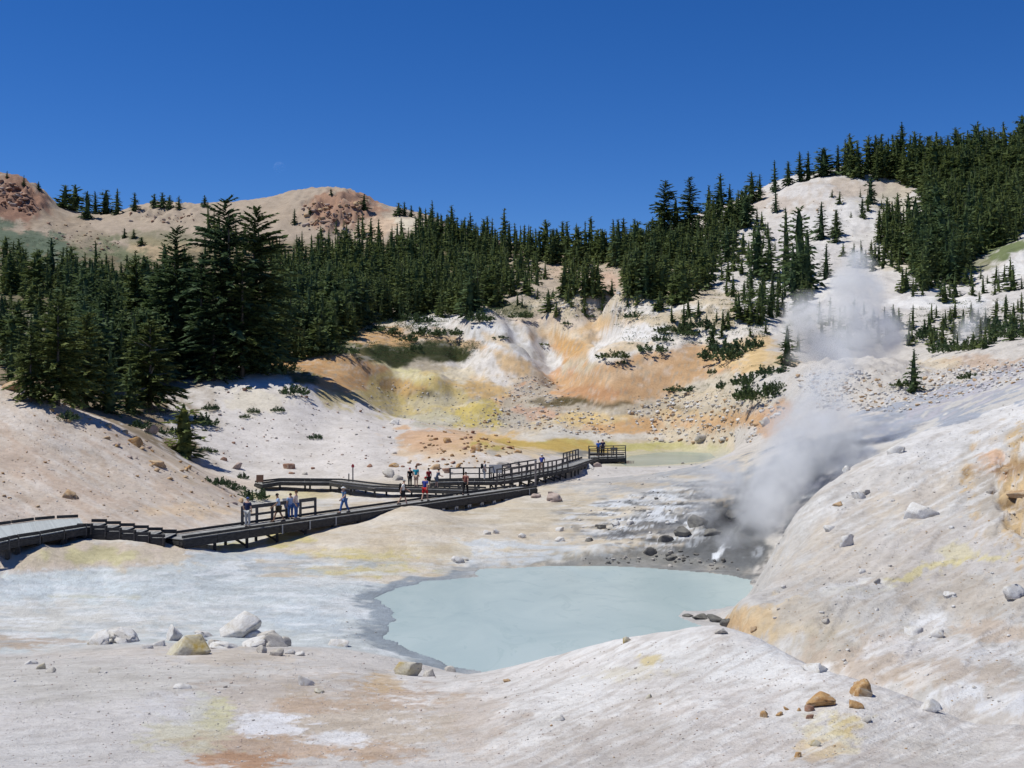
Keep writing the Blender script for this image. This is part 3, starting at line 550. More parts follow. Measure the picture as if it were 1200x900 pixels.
wv_ = noise_node(t, 1.5, 3, .5, pos); wa = t.nodes.new('ShaderNodeVectorMath'); wa.operation = 'MULTIPLY_ADD'; wa.inputs[1].default_value = (.5, .5, .5); t.links.new(wv_.outputs['Color'], wa.inputs[0]); t.links.new(pos, wa.inputs[2])
crk = t.nodes.new('ShaderNodeTexVoronoi'); crk.feature = 'DISTANCE_TO_EDGE'; crk.inputs['Scale'].default_value = 1.7; t.links.new(wa.outputs[0], crk.inputs['Vector'])
crm = ramp_node(t, crk.outputs['Distance'], [(0.0, 0.0), (0.035, 1.0)])
ckm = ramp_node(t, nA.outputs[0], [(0.44, 0.0), (0.56, 0.5)])
c2 = mix_node(t, c2, mix_node(t, (0.82, 0.80, 0.78), (1, 1, 1), crm.outputs[0]), ckm.outputs[0], 'MULTIPLY')
c3 = mix_node(t, c2, spk.outputs[0], ramp_node(t, nC.outputs[0], [(0.45, 0.0), (0.6, 0.8)]).outputs[0], 'MULTIPLY')
t.links.new(c3, b.inputs['Base Color'])
hsum = t.nodes.new('ShaderNodeMath'); hsum.operation = 'MULTIPLY_ADD'; hsum.inputs[1].default_value = 0.35
t.links.new(nC.outputs[0], hsum.inputs[0]); t.links.new(nB.outputs[0], hsum.inputs[2])
bump_node(t, b, hsum.outputs[0], 0.75, 0.14)

V = np.column_stack([GX.ravel(), GD.ravel(), GZ.ravel()])
idx = np.arange(nr * nc).reshape(nr, nc)
quads = np.column_stack([idx[:-1, :-1].ravel(), idx[:-1, 1:].ravel(), idx[1:, 1:].ravel(), idx[1:, :-1].ravel()])
terrain = mesh_obj('terrain', np_mesh('terrain', V, quads, m_ground, True, COL.reshape(-1, 3)))
tag(terrain, kind='structure')

# ------------------------------------------------------------------ water
def water_mat(name, ca_, cb_, cc_, sx):
    m, t, b = new_mat(name, rough=0.25, spec=0.24)
    tc = t.nodes.new('ShaderNodeNewGeometry'); mp = t.nodes.new('ShaderNodeMapping'); t.links.new(tc.outputs['Position'], mp.inputs[0])
    mp.inputs['Scale'].default_value = (sx, sx * 0.55, 1); mp.inputs['Rotation'].default_value = (0, 0, 0.25)
    n = noise_node(t, 0.35, 6, 0.6, mp.outputs[0], 1.2); n2 = noise_node(t, 1.1, 5, 0.65, mp.outputs[0], 2.0)
    a = mix_node(t, ca_, cb_, ramp_node(t, n.outputs[0], [(0.35, 0.0), (0.65, 1.0)]).outputs[0])
    k = ramp_node(t, n2.outputs[0], [(0.56, 0.0), (0.63, 0.28), (0.70, 0.05)])
    t.links.new(mix_node(t, a, cc_, k.outputs[0]), b.inputs['Base Color'])
    n3 = noise_node(t, 5.0, 3, 0.5, tc.outputs['Position'])
    bump_node(t, b, n3.outputs[0], 0.10, 0.03); return m
def water(name, poly, z, m):
    pts = [Vector((x, y, z)) for x, y in poly]
    # grow the sheet a little so that it runs under the shore
    c = sum(pts, Vector()) / len(pts)
    pts = [p + (p - c).normalized() * 0.5 for p in pts]
    bm = bmesh.new(); f = bm.faces.new([bm.verts.new(p) for p in pts])
    if f.normal.z < 0: f.normal_flip()
    bmesh.ops.triangulate(bm, faces=[f])
    o = mesh_obj(name, bm_mesh(name, bm, m)); tag(o, kind='structure'); return o
water('mud_pool_water', POOL, 0.0, water_mat('milky water', tuple(lin((179, 194, 190)) * .86), tuple(lin((192, 204, 199)) * .88), tuple(lin((158, 176, 170)) * .9), 0.5))
water('pond_water', POND, POND_Z, water_mat('greenish water', tuple(lin((158, 170, 156)) * .8), tuple(lin((174, 184, 172)) * .85), tuple(lin((186, 194, 180)) * .88), 0.25))

# ------------------------------------------------------------------ rocks
def rock_arrays(seed, sub=2, flat=0.7, cuts=7, rough=0.16):
    r = np.random.default_rng(seed)
    bm = bmesh.new(); bmesh.ops.create_icosphere(bm, subdivisions=sub, radius=1.0)
    v = np.array([x.co[:] for x in bm.verts]); f = np.array([[q.index for q in p.verts] for p in bm.faces]); bm.free()
    n = v.copy()
    for k in range(3 if sub < 3 else 5):
        a = r.normal(size=(3, 3)) * (1.3 * 1.9 ** k); ph = r.uniform(0, 6.28, 3)
        v = v + n * ((np.sin(n @ a + ph).sum(1) * rough / (1.6 ** k))[:, None])
    for k in range(cuts):
        d = r.normal(size=3); d /= np.linalg.norm(d); c = r.uniform(0.38, 0.82)
        h = v @ d; v = v - np.outer(np.clip(h - c, 0, None) * 0.92, d)
    v /= np.abs(v).max(0)
    v *= np.array([1.0, r.uniform(0.7, 1.0), flat]) * 0.95
    return v, f

def rock_mat(name, c1, c2, c3, sc=2.2, amt=0.5):
    m, t, b = new_mat(name, rough=0.92, spec=0.15)
    tc = t.nodes.new('ShaderNodeTexCoord'); oi = t.nodes.new('ShaderNodeObjectInfo')
    add = t.nodes.new('ShaderNodeVectorMath'); add.operation = 'ADD'; t.links.new(tc.outputs['Object'], add.inputs[0])
    cmb = t.nodes.new('ShaderNodeCombineXYZ'); mul = t.nodes.new('ShaderNodeMath'); mul.operation = 'MULTIPLY'; mul.inputs[1].default_value = 40
    t.links.new(oi.outputs['Random'], mul.inputs[0]); t.links.new(mul.outputs[0], cmb.inputs[0]); t.links.new(cmb.outputs[0], add.inputs[1])
    n = noise_node(t, sc, 7, 0.65, add.outputs[0]); n2 = noise_node(t, sc * 0.6, 5, 0.6, add.outputs[0], 0.6); n3 = noise_node(t, sc * 6, 4, 0.6, add.outputs[0])
    a = mix_node(t, tuple(lin(c1) * .85), tuple(lin(c2) * .85), ramp_node(t, n.outputs[0], [(0.38, 0.0), (0.62, 1.0)]).outputs[0])
    a = mix_node(t, a, tuple(lin(c3) * .85), ramp_node(t, n2.outputs[0], [(0.62 - amt * 0.2, 0.0), (0.72, 1.0)]).outputs[0])
    a = mix_node(t, a, ramp_node(t, n3.outputs[0], [(0.3, (0.78, 0.76, 0.74)), (0.6, (1.05, 1.05, 1.05))]).outputs[0], 0.8, 'MULTIPLY')
    t.links.new(a, b.inputs['Base Color']); bump_node(t, b, n3.outputs[0], 0.4, 0.08); return m

MR = {
    'white': rock_mat('white rock', (232, 230, 227), (216, 211, 205), (196, 186, 168)),
    'grey': rock_mat('grey rock', (206, 200, 191), (182, 175, 166), (220, 214, 205)),
    'dark': rock_mat('dark wet rock', (116, 114, 110), (140, 136, 128), (86, 84, 82)),
    'tan': rock_mat('tan rock', (206, 180, 146), (186, 150, 112), (214, 198, 172)),
    'orange': rock_mat('rusty rock', (202, 166, 118), (176, 134, 90), (214, 200, 176)),
    'red': rock_mat('reddish brown rock', (178, 140, 118), (150, 112, 92), (196, 176, 156)),
    'yellow': rock_mat('sulphur stained rock', (208, 202, 190), (200, 192, 166), (176, 152, 86), 1.3, 0.5),
    'pink': rock_mat('pinkish grey rock', (198, 178, 166), (176, 158, 148), (206, 192, 180)),
}
def place_rock(name, me, p, size, hz=1.0, seedr=None, sink=0.25, rz=None):
    r = seedr or RNG
    o = mesh_obj(name, me); o.location = (p[0], p[1], p[2] + size * (0.5 - sink) * 0.5 * hz)
    o.scale = (size * 0.5, size * 0.5, size * 0.5 * hz * 1.15)
    o.rotation_euler = (r.uniform(-.25, .25), r.uniform(-.25, .25), r.uniform(0, 6.28) if rz is None else rz)
    return o

def np_rock_mesh(name, seed, sub, mat, flat=0.7, cuts=7, smooth=False):
    v, f = rock_arrays(seed, sub, flat, cuts)
    return np_mesh(name, v, f, MR[mat], smooth)

HERO = [  # px, py of the foot, width in px, height ratio, material, name, label
    (113, 755, 32, .7, 'white', 'rock', 'low flat white slab on the shore bank, left half of the split pair'),
    (147, 752, 52, .55, 'white', 'rock', 'long low white slab on the shore bank, right half of the split pair'),
    (201, 750, 32, .9, 'white', 'boulder', 'upright angular white boulder just behind the yellow stained boulder'),
    (220, 767, 54, .75, 'yellow', 'boulder', 'large grey boulder with yellow stained left side on the near shore'),
    (238, 746, 26, .6, 'white', 'rock', 'small white rock wedged between the two largest shore boulders'),
    (278, 746, 54, .75, 'white', 'boulder', 'tall peaked white boulder, largest of the near shore group'),
    (295, 747, 20, .6, 'white', 'rock', 'small white rock leaning on the right foot of the peaked boulder'),
    (262, 759, 34, .3, 'white', 'rock', 'flat white slab lying in front of the peaked white boulder'),
    (322, 758, 32, .85, 'grey', 'boulder', 'dark grey jagged boulder at the right end of the shore group'),
    (308, 765, 16, .9, 'grey', 'rock', 'small olive grey rock at the left foot of the jagged grey boulder'),
    (324, 768, 18, .7, 'grey', 'rock', 'small grey rock in front of the jagged grey boulder'),
    (339, 766, 14, .6, 'white', 'rock', 'small white rock right of the jagged grey boulder'),
    (232, 751, 30, .5, 'white', 'rock', 'flat white block filling the gap right behind the yellow stained boulder'),
    (252, 756, 24, .45, 'grey', 'rock', 'grey slab between the yellow stained and the peaked white boulder'),
    (296, 757, 30, .45, 'white', 'rock', 'white slab bridging the peaked white and the jagged grey boulder'),
    (310, 751, 26, .8, 'grey', 'boulder', 'grey block leaning behind the jagged grey boulder'),
    (333, 757, 20, .9, 'grey', 'rock', 'upright grey rock against the right side of the jagged grey boulder'),
    (268, 741, 20, .5, 'white', 'rock', 'low white rock at the left back of the peaked white boulder'),
    (190, 757, 18, .6, 'white', 'rock', 'small white rock at the left foot of the upright angular boulder'),
    (172, 760, 14, .5, 'white', 'rock', 'small white rock between the split slab and the shore boulders'),
    (352, 768, 12, .6, 'white', 'rock', 'last small white rock at the right of the shore group'),
    (800, 626, 26, .6, 'dark', 'boulder', 'dark jagged block at the left side of the steam vent'),
    (816, 615, 22, .7, 'dark', 'boulder', 'dark block over the left lip of the steam vent'),
    (836, 626, 22, .5, 'dark', 'boulder', 'black edged block under the mouth of the steam vent'),
    (862, 605, 24, .6, 'dark', 'boulder', 'dark block over the right lip of the steam vent'),
    (780, 634, 18, .6, 'dark', 'rock', 'dark rock left of the dark vent blocks'),
    (1180, 552, 18, .5, 'tan', 'boulder', 'tan ledge block at the top of the orange cut in the right slope'),
    (1193, 580, 24, .45, 'tan', 'boulder', 'wide tan ledge block in the orange cut of the right slope'),
    (1160, 578, 12, .8, 'grey', 'rock', 'grey stone half way up the rough rim of the orange cut'),
    (356, 803, 20, .8, 'white', 'rock', 'rounded white rock with a dark foot on the bare bank'),
    (374, 812, 13, .6, 'yellow', 'rock', 'little greenish rock below the rounded white rock on the bank'),
    (479, 791, 32, .85, 'yellow', 'boulder', 'white and yellow boulder in the hollow by the near pool shore'),
    (502, 793, 15, .9, 'grey', 'rock', 'small grey rock beside the white and yellow boulder'),
    (527, 787, 17, .8, 'grey', 'rock', 'grey rock at the tip of the near pool shore'),
    (396, 756, 26, .5, 'white', 'rock', 'white rock on the wet edge left of the pool'),
    (36, 778, 16, .8, 'white', 'rock', 'white rock, first of the three small rocks on the left bank'),
    (50, 784, 13, .8, 'yellow', 'rock', 'yellowish rock, middle of the three small rocks on the left bank'),
    (60, 788, 14, .6, 'grey', 'rock', 'grey rock, last of the three small rocks on the left bank'),
    (112, 788, 15, .5, 'grey', 'rock', 'lone flat grey stone on the left bank below the split slab'),
    (213, 806, 22, .4, 'white', 'rock', 'flat white stone on the bank below the yellow stained boulder'),
    (962, 826, 36, .62, 'orange', 'boulder', 'long orange brown boulder on the white foreground ridge'),
    (1014, 814, 32, .85, 'orange', 'boulder', 'round orange boulder with grey cracks on the edge of the ridge'),
    (948, 833, 14, .8, 'red', 'rock', 'small reddish rock at the foot of the long orange boulder'),
    (948, 842, 11, .6, 'red', 'rock', 'small brown rock below the small reddish rock'),
    (1002, 828, 19, .6, 'orange', 'rock', 'tan orange rock between the two orange boulders'),
    (895, 840, 10, 1.2, 'orange', 'rock', 'upright rusty rock left of the orange boulders'),
    (914, 838, 11, .6, 'orange', 'rock', 'low rusty rock right of the upright rusty rock'),
    (922, 832, 9, .6, 'orange', 'rock', 'small rusty pebble nearest the long orange boulder'),
    (936, 833, 7, .8, 'orange', 'rock', 'tiny rusty pebble between the rusty rocks and the small reddish rock'),
    (1015, 845, 14, .5, 'grey', 'rock', 'pale flat stone right of the yellow stain on the ridge'),
    (957, 786, 34, .55, 'white', 'rock', 'low whitish rock on the crest of the foreground ridge'),
    (935, 887, 11, .9, 'orange', 'rock', 'rusty pebble near the bottom of the white ridge'),
    (955, 874, 14, .7, 'yellow', 'rock', 'yellow brown pebble above the rusty pebble near the bottom of the ridge'),
    (655, 766, 14, .8, 'grey', 'rock', 'dark grey rock on the ridge crest against the milky pool'),
    (733, 753, 13, .8, 'yellow', 'rock', 'yellow rock on the ridge crest against the milky pool'),
    (760, 818, 8, .8, 'yellow', 'rock', 'small yellowish stone alone on the white ridge'),
    (594, 799, 9, .7, 'tan', 'rock', 'small tan stone alone on the slope below the pool'),
    (652, 844, 22, .4, 'white', 'rock', 'flat white stone half sunk in the foreground ridge'),
    (1078, 605, 38, .85, 'white', 'boulder', 'large smooth white boulder on the right slope'),
    (1006, 584, 18, 1.1, 'white', 'rock', 'pale rock, larger of the touching pair on the right slope'),
    (1014, 579, 11, .9, 'grey', 'rock', 'grey rock, smaller of the touching pair on the right slope'),
    (990, 640, 18, 1.2, 'white', 'rock', 'pale oval rock on the right slope below the touching pair'),
    (972, 622, 14, .9, 'white', 'rock', 'pale rock up left of the pale oval rock on the right slope'),
    (983, 592, 14, .7, 'tan', 'rock', 'tan grey rock just below the touching pair on the right slope'),
    (1052, 530, 20, .6, 'white', 'rock', 'white slab on the upper edge of the right slope'),
    (992, 553, 13, .8, 'white', 'rock', 'white block on the skyline edge of the right slope beside the steam'),
    (1070, 742, 30, .4, 'white', 'rock', 'long white slab lying on the lower right slope'),
    (1190, 700, 26, .9, 'white', 'boulder', 'round pinkish white boulder at the right edge of the lower slope'),
    (1113, 699, 17, .7, 'white', 'rock', 'pale rock with a yellow foot on the right slope'),
    (968, 730, 11, .9, 'grey', 'rock', 'rounded grey stone on the tan spur'),
    (1010, 672, 9, .9, 'white', 'rock', 'small white stone below the pale oval rock'),
    (1028, 683, 12, .7, 'grey', 'rock', 'small dark edged stone above the white patch on the right slope'),
    (1098, 746, 16, .9, 'white', 'rock', 'pale rock right of the long white slab'),
    (1090, 832, 26, .6, 'white', 'rock', 'white rock at the foot of the right slope behind the ridge'),
    (884, 738, 10, .8, 'tan', 'rock', 'small tan stone on the orange spur'),
    (845, 742, 16, .6, 'grey', 'rock', 'grey rock at the left end of the orange spur'),
    (842, 728, 24, .4, 'dark', 'boulder', 'dark grey rough block at the root of the rocky spit'),
    (822, 724, 22, .35, 'dark', 'boulder', 'dark grey rough block on the middle of the rocky spit'),
    (807, 722, 16, .3, 'dark', 'rock', 'dark grey rock at the tip of the rocky spit'),
    (852, 733, 16, .7, 'dark', 'rock', 'bluish dark rock in the gap between spit and orange spur'),
    (648, 587, 22, .75, 'pink', 'boulder', 'large pinkish grey boulder right of the boardwalk end'),
    (627, 583, 14, .6, 'pink', 'rock', 'small pinkish rock at the foot of the wooden pole'),
    (536, 659, 16, .7, 'white', 'rock', 'white rock above the far left shore of the pool'),
    (546, 656, 7, .5, 'grey', 'rock', 'small grey stone right of the white rock above the pool'),
    (571, 626, 9, .8, 'white', 'rock', 'white stone, left of the twin stones on the pale mud'),
    (580, 625, 10, .8, 'white', 'rock', 'white stone, right of the twin stones on the pale mud'),
    (611, 630, 10, .8, 'white', 'rock', 'single white stone right of the twin stones on the pale mud'),
    (657, 634, 13, .7, 'white', 'rock', 'white rock at the near end of the streaked grey bank'),
    (691, 634, 13, .7, 'dark', 'rock', 'dark rock on the streaked grey bank'),
    (656, 622, 10, .8, 'white', 'rock', 'small white rock above the white rock of the streaked bank'),
    (722, 616, 15, .6, 'white', 'rock', 'white crusted rock, left of two on top of the streaked bank'),
    (737, 614, 12, .7, 'white', 'rock', 'white crusted rock, right of two on top of the streaked bank'),
    (705, 619, 14, .5, 'dark', 'rock', 'flat dark rock left of the white crusted rocks'),
    (763, 648, 20, .6, 'dark', 'boulder', 'dark jagged boulder over the far shore of the pool'),
    (788, 655, 16, .7, 'dark', 'boulder', 'dark boulder at the left foot of the vent mound'),
    (82, 583, 21, .55, 'tan', 'rock', 'tan boulder alone low on the left scree slope'),
    (190, 547, 10, .7, 'tan', 'rock', 'small tan stone right in the middle of the left scree slope'),
    (38, 457, 40, .55, 'tan', 'boulder', 'large tan ledge boulder on the top left brow of the scree slope'),
    (12, 457, 28, .6, 'tan', 'boulder', 'tan boulder at the far left of the brow of the scree slope'),
    (160, 522, 22, .7, 'orange', 'boulder', 'orange tan boulder on the brow of the left scree slope under the firs'),
    (184, 545, 22, .45, 'tan', 'rock', 'flat tan slab lower on the brow of the left scree slope'),
    (175, 507, 20, .7, 'pink', 'boulder', 'pinkish boulder in the hollow under the firs'),
    (340, 549, 17, .85, 'red', 'boulder', 'dark reddish boulder low on the white slope'),
    (277, 549, 14, .75, 'pink', 'boulder', 'rounded pinkish boulder on the white slope near the shrubs'),
    (262, 539, 9, .7, 'red', 'rock', 'small reddish rock up left of the rounded pinkish boulder'),
    (341, 555, 8, .6, 'red', 'rock', 'small reddish stone below the dark reddish boulder'),
    (358, 556, 8, .6, 'grey', 'rock', 'small grey stone right of the dark reddish boulder'),
    (456, 558, 17, .7, 'grey', 'boulder', 'slanting dark grey boulder above the curved boardwalk'),
    (462, 547, 13, .6, 'orange', 'rock', 'rusty boulder above the slanting grey boulder'),
    (434, 547, 8, .7, 'red', 'rock', 'small brown rock left of the slanting grey boulder'),
    (510, 549, 15, .8, 'tan', 'boulder', 'round tan boulder above the people at the boardwalk bend'),
    (524, 554, 11, .8, 'red', 'rock', 'reddish diamond shaped rock right of the round tan boulder'),
    (559, 527, 14, .8, 'orange', 'boulder', 'biggest rusty boulder on top of the boulder mound'),
    (526, 518, 13, .6, 'orange', 'boulder', 'flat rusty boulder on the left of the mound top'),
    (462, 497, 12, .9, 'white', 'boulder', 'pale grey boulder at the foot of the yellow bowl'),
    (467, 562, 14, .7, 'grey', 'rock', 'grey boulder behind the hiker in white with a backpack'),
    (590, 546, 16, .6, 'grey', 'rock', 'dark grey rock behind the stepped handrail'),
    (604, 543, 12, .6, 'grey', 'rock', 'olive grey rock right of the dark rock behind the handrail'),
    (814, 545, 0, .6, 'grey', 'rock', ''),
    (898, 497, 17, .7, 'grey', 'boulder', 'slanted grey boulder on the orange ground left of the steam'),
    (822, 516, 13, .8, 'grey', 'boulder', 'pale boulder in the rubble above the greenish pond'),
    (700, 547, 14, .7, 'pink', 'rock', 'pinkish rock under the end platform'),
    (691, 549, 12, .7, 'white', 'rock', 'whitish rock left of the pinkish rock under the end platform'),
]
n_big = 0
for k, (px, py, wd, hr, mt, nm, lb) in enumerate(HERO):
    if not lb: continue
    p = hit(px, py)
    size = wd / F * p.y * 1.12
    big = wd >= 20 and p.y < 80
    r = np.random.default_rng(500 + k)
    me = np_rock_mesh(nm, 900 + k, 4 if (big and wd > 28) else 3, mt, flat=1.0, cuts=15)
    o = place_rock(nm, me, p, size, hr * 0.95, r, 0.3, rz=r.uniform(-.5, .5))
    tag(o, lb, 'boulder' if nm == 'boulder' else 'rock'); n_big += 1

AREAS = [  # polygon, count, size range px, materials, place phrase, group
    ([(470, 548), (500, 510), (530, 502), (565, 508), (600, 514), (608, 532), (560, 548), (510, 556)], 95, (3.5, 11), ('orange', 'tan', 'orange', 'red'), 'rusty brown boulder among the heap on the mound behind the boardwalk', 'boulders heaped on the mound'),
    ([(240, 452), (430, 462), (480, 500), (470, 560), (330, 562), (250, 545)], 100, (2, 6.5), ('red', 'grey', 'pink'), 'small reddish stone scattered on the white slope', 'stones on the white slope'),
    ([(60, 462), (140, 498), (200, 535), (250, 562), (292, 590), (262, 596), (190, 560), (110, 512), (40, 472)], 90, (3, 12), ('tan', 'tan', 'orange', 'pink'), 'tan rock along the brow of the left scree slope', 'rocks along the brow of the scree slope'),
    ([(0, 470), (60, 480), (200, 580), (230, 606), (0, 606)], 26, (2.5, 7), ('tan', 'orange'), 'small tan stone lying on the bare face of the left scree slope', 'stones on the face of the scree slope'),
    ([(560, 500), (610, 440), (655, 445), (665, 475), (720, 492), (720, 515), (640, 505)], 560, (1.4, 6), ('grey', 'white', 'tan'), 'grey stone in the rubble of the valley bottom below the domes', 'rubble in the valley bottom'),
    ([(735, 480), (800, 462), (900, 455), (920, 480), (880, 520), (760, 519)], 520, (1.8, 9), ('white', 'grey', 'tan', 'white'), 'pale rock in the rubble field above the greenish pond', 'rubble above the greenish pond'),
    ([(1050, 452), (1120, 430), (1200, 424), (1200, 446), (1060, 484), (960, 480), (925, 440), (1000, 432)], 950, (1.6, 8), ('white', 'white', 'white', 'tan'), 'white block in the boulder field on the bench right of the steam', 'boulder field on the bench'),
    ([(640, 560), (700, 545), (830, 540), (830, 560), (700, 575)], 26, (2, 6), ('white', 'grey'), 'small stone on the bare mud below the end platform', 'stones below the end platform'),
    ([(650, 605), (760, 575), (820, 580), (800, 625), (700, 640)], 50, (2, 8), ('white', 'dark', 'white'), 'small crusted stone on the streaked grey bank', 'stones on the streaked bank'),
    ([(420, 445), (600, 470), (600, 503), (470, 497), (400, 470)], 130, (1.5, 5), ('grey', 'white', 'yellow'), 'small grey stone on the yellow floor of the bowl', 'stones in the yellow bowl'),
    ([(630, 345), (680, 335), (760, 340), (760, 366), (680, 372), (640, 365)], 130, (2, 7), ('grey', 'white'), 'grey block in the scree below the saddle', 'scree below the saddle'),
    ([(900, 620), (1000, 560), (1200, 480), (1200, 830), (1000, 800), (880, 705)], 110, (2, 8), ('white', 'grey', 'white'), 'small pale stone on the bare right slope', 'stones on the right slope'),
    ([(0, 782), (540, 795), (540, 895), (0, 895)], 70, (2, 6), ('grey', 'white', 'pink'), 'small stone lying loose on the left foreground bank', 'loose stones on the left bank'),
    ([(600, 790), (800, 760), (1000, 815), (1150, 880), (560, 895)], 60, (2, 5), ('white', 'tan', 'grey'), 'small stone lying loose on the foreground ridge', 'loose stones on the foreground ridge'),
    ([(820, 330), (900, 235), (1060, 225), (1050, 300), (900, 345)], 70, (2, 6), ('grey', 'tan'), 'tan stone on the high white hillside', 'stones on the high hillside'),
    ([(0, 210), (28, 222), (48, 246), (40, 254), (0, 240)], 90, (3, 11), ('red', 'red', 'pink'), 'red brown crag block on the left skyline hill', 'crag blocks on the left hill'),
    ([(40, 262), (110, 262), (150, 290), (80, 300)], 60, (2, 6), ('red', 'pink', 'tan'), 'reddish stone in the scree under the red crag', 'scree under the red crag'),
    ([(355, 240), (420, 236), (425, 262), (400, 276), (350, 268)], 140, (3, 10), ('red', 'pink', 'tan'), 'reddish crag block on the middle skyline hill', 'crag blocks on the middle hill'),
    ([(150, 248), (230, 246), (230, 262), (150, 262)], 40, (2, 7), ('red', 'pink'), 'pinkish stone along the bare ridge between the firs', 'stones on the bare ridge'),
    ([(400, 700), (450, 745), (540, 783), (480, 765), (390, 750)], 12, (2, 5), ('grey', 'white'), 'small stone on the wet shore left of the pool', 'stones on the wet shore'),
    ([(680, 655), (770, 652), (770, 660), (690, 662)], 30, (2, 8), ('dark', 'grey'), 'dark rubble block at the waterline of the far shore', 'blocks along the far shore'),
    ([(770, 640), (870, 662), (870, 670), (780, 664)], 40, (2, 9), ('dark', 'dark', 'grey'), 'dark rubble block at the foot of the vent mound', 'blocks at the foot of the vent mound'),
]
def rand_in(poly, r):
    xs = [p[0] for p in poly]; ys = [p[1] for p in poly]
    while True:
        x, y = r.uniform(min(xs), max(xs)), r.uniform(min(ys), max(ys))
        if in_poly([x], [y], poly)[0]: return x, y

PROTO = {}
for mt in MR:
    PROTO[mt] = [np_rock_mesh('rock', 60 + 7 * k + len(mt), 2, mt, flat=0.8, cuts=6) for k in range(4)]
small = []
for ai, (poly, n, (a, bb), mats, lb, grp) in enumerate(AREAS):
    r = np.random.default_rng(700 + ai)
    for k in range(n):
        x, y = rand_in(poly, r); s = a + (bb - a) * r.random() ** 2.6
        p = hit(x, y)
        if p is None: continue
        small.append((s, p, mats[r.integers(len(mats))], lb, grp))
small.sort(key=lambda q: -q[0])
N_IND = 300 - n_big
HUE = {'white': 'white', 'grey': 'grey', 'dark': 'dark grey', 'tan': 'tan', 'orange': 'rusty', 'red': 'reddish brown', 'yellow': 'yellowish', 'pink': 'pinkish'}
def split_phrase(lb):
    """the place phrase of a label: everything from its first preposition"""
    w_ = lb.split()
    for i, q in enumerate(w_):
        if q in ('among', 'scattered', 'along', 'lying', 'in', 'below', 'on', 'at', 'of', 'behind', 'standing', 'half'): return ' '.join(w_[:i]), ' '.join(w_[i:])
    return lb, ''
def rock_label(s, mt, p, lb):
    size = 'large' if s > 8 else 'middling' if s > 5.5 else 'small'
    side = {True: 'nearer', False: 'farther'}[p.y < med[lb]]
    return f"{size} {HUE[mt]} rock {split_phrase(lb)[1]}, {side} half"
med = {lb: float(np.median([q[1].y for q in small[:N_IND] if q[3] == lb])) for lb in set(q[3] for q in small[:N_IND])}
for s, p, mt, lb, grp in small[:N_IND]:
    o = place_rock('rock', PROTO[mt][RNG.integers(4)], p, s / F * p.y, RNG.uniform(.5, .85), None, 0.28)
    tag(o, rock_label(s, mt, p, lb), 'rock', grp)

def scatter_mesh(name, items, base, mats):
    """join many small stones into one mesh: items = (point, size, material index)"""
    vs, fs, mi = [], [], []; off = 0
    for p, s, m in items:
        v, f = base[RNG.integers(len(base))]
        a = RNG.uniform(0, 6.28); R_ = np.array([[math.cos(a), -math.sin(a), 0], [math.sin(a), math.cos(a), 0], [0, 0, RNG.uniform(.6, 1)]])
        vs.append(v @ R_.T * s * 0.5 + np.array(p) + np.array([0, 0, s * 0.1])); fs.append(f + off); off += len(v); mi.append(np.full(len(f), m))
    me = np_mesh(name, np.concatenate(vs), np.concatenate(fs))
    for m in mats: me.materials.append(m)
    me.polygons.foreach_set('material_index', np.concatenate(mi).astype(np.int32)); return me

keys = list(MR)
base80 = [rock_arrays(s, 2, .75, 6) for s in range(5)]
tag(mesh_obj('rubble', scatter_mesh('rubble', [(p, s / F * p.y, keys.index(mt)) for s, p, mt, lb, grp in small[N_IND:]], base80, [MR[k] for k in keys])),
    'small loose stones of the rubble fields, slopes and banks of the basin', 'rubble', kind='stuff')
# fine gravel of the foreground
base20 = [rock_arrays(s, 1, .8, 4, .1) for s in range(20, 26)]
gr = []
rg_ = np.random.default_rng(5)
for poly, n, mats in (([(0, 770), (430, 765), (540, 790), (540, 899), (0, 899)], 2600, ('white', 'grey', 'pink', 'white')), ([(560, 800), (720, 755), (850, 748), (1000, 812), (1180, 890), (1180, 899), (540, 899)], 3000, ('white', 'white', 'grey', 'pink')),
                      ([(880, 700), (1000, 620), (1200, 600), (1200, 840), (1000, 800)], 1100, ('grey', 'white', 'tan')), ([(0, 470), (130, 510), (270, 590), (230, 606), (0, 606)], 700, ('tan', 'pink', 'white')),
                      ([(920, 600), (1200, 460), (1200, 560), (1000, 600)], 400, ('white', 'grey')), ([(420, 445), (640, 440), (720, 500), (600, 503), (470, 497)], 500, ('grey', 'white', 'tan')), ([(735, 462), (920, 450), (920, 500), (760, 519)], 500, ('grey', 'white', 'tan')), ([(940, 432), (1200, 420), (1200, 446), (960, 482)], 700, ('white', 'tan')),
                      ([(240, 450), (430, 460), (480, 500), (470, 560), (250, 545)], 350, ('pink', 'grey'))):
    for k in range(n):
        x, y = rand_in(poly, rg_); p = hit(x, y)
        if p is not None: gr.append((p, (0.9 + 2.3 * rg_.random() ** 4) / F * p.y, keys.index(mats[rg_.integers(len(mats))])))
tag(mesh_obj('gravel', scatter_mesh('gravel', gr, base20, [MR[k] for k in keys])), 'fine pale gravel strewn over the bare clay slopes and banks', 'gravel', kind='stuff')

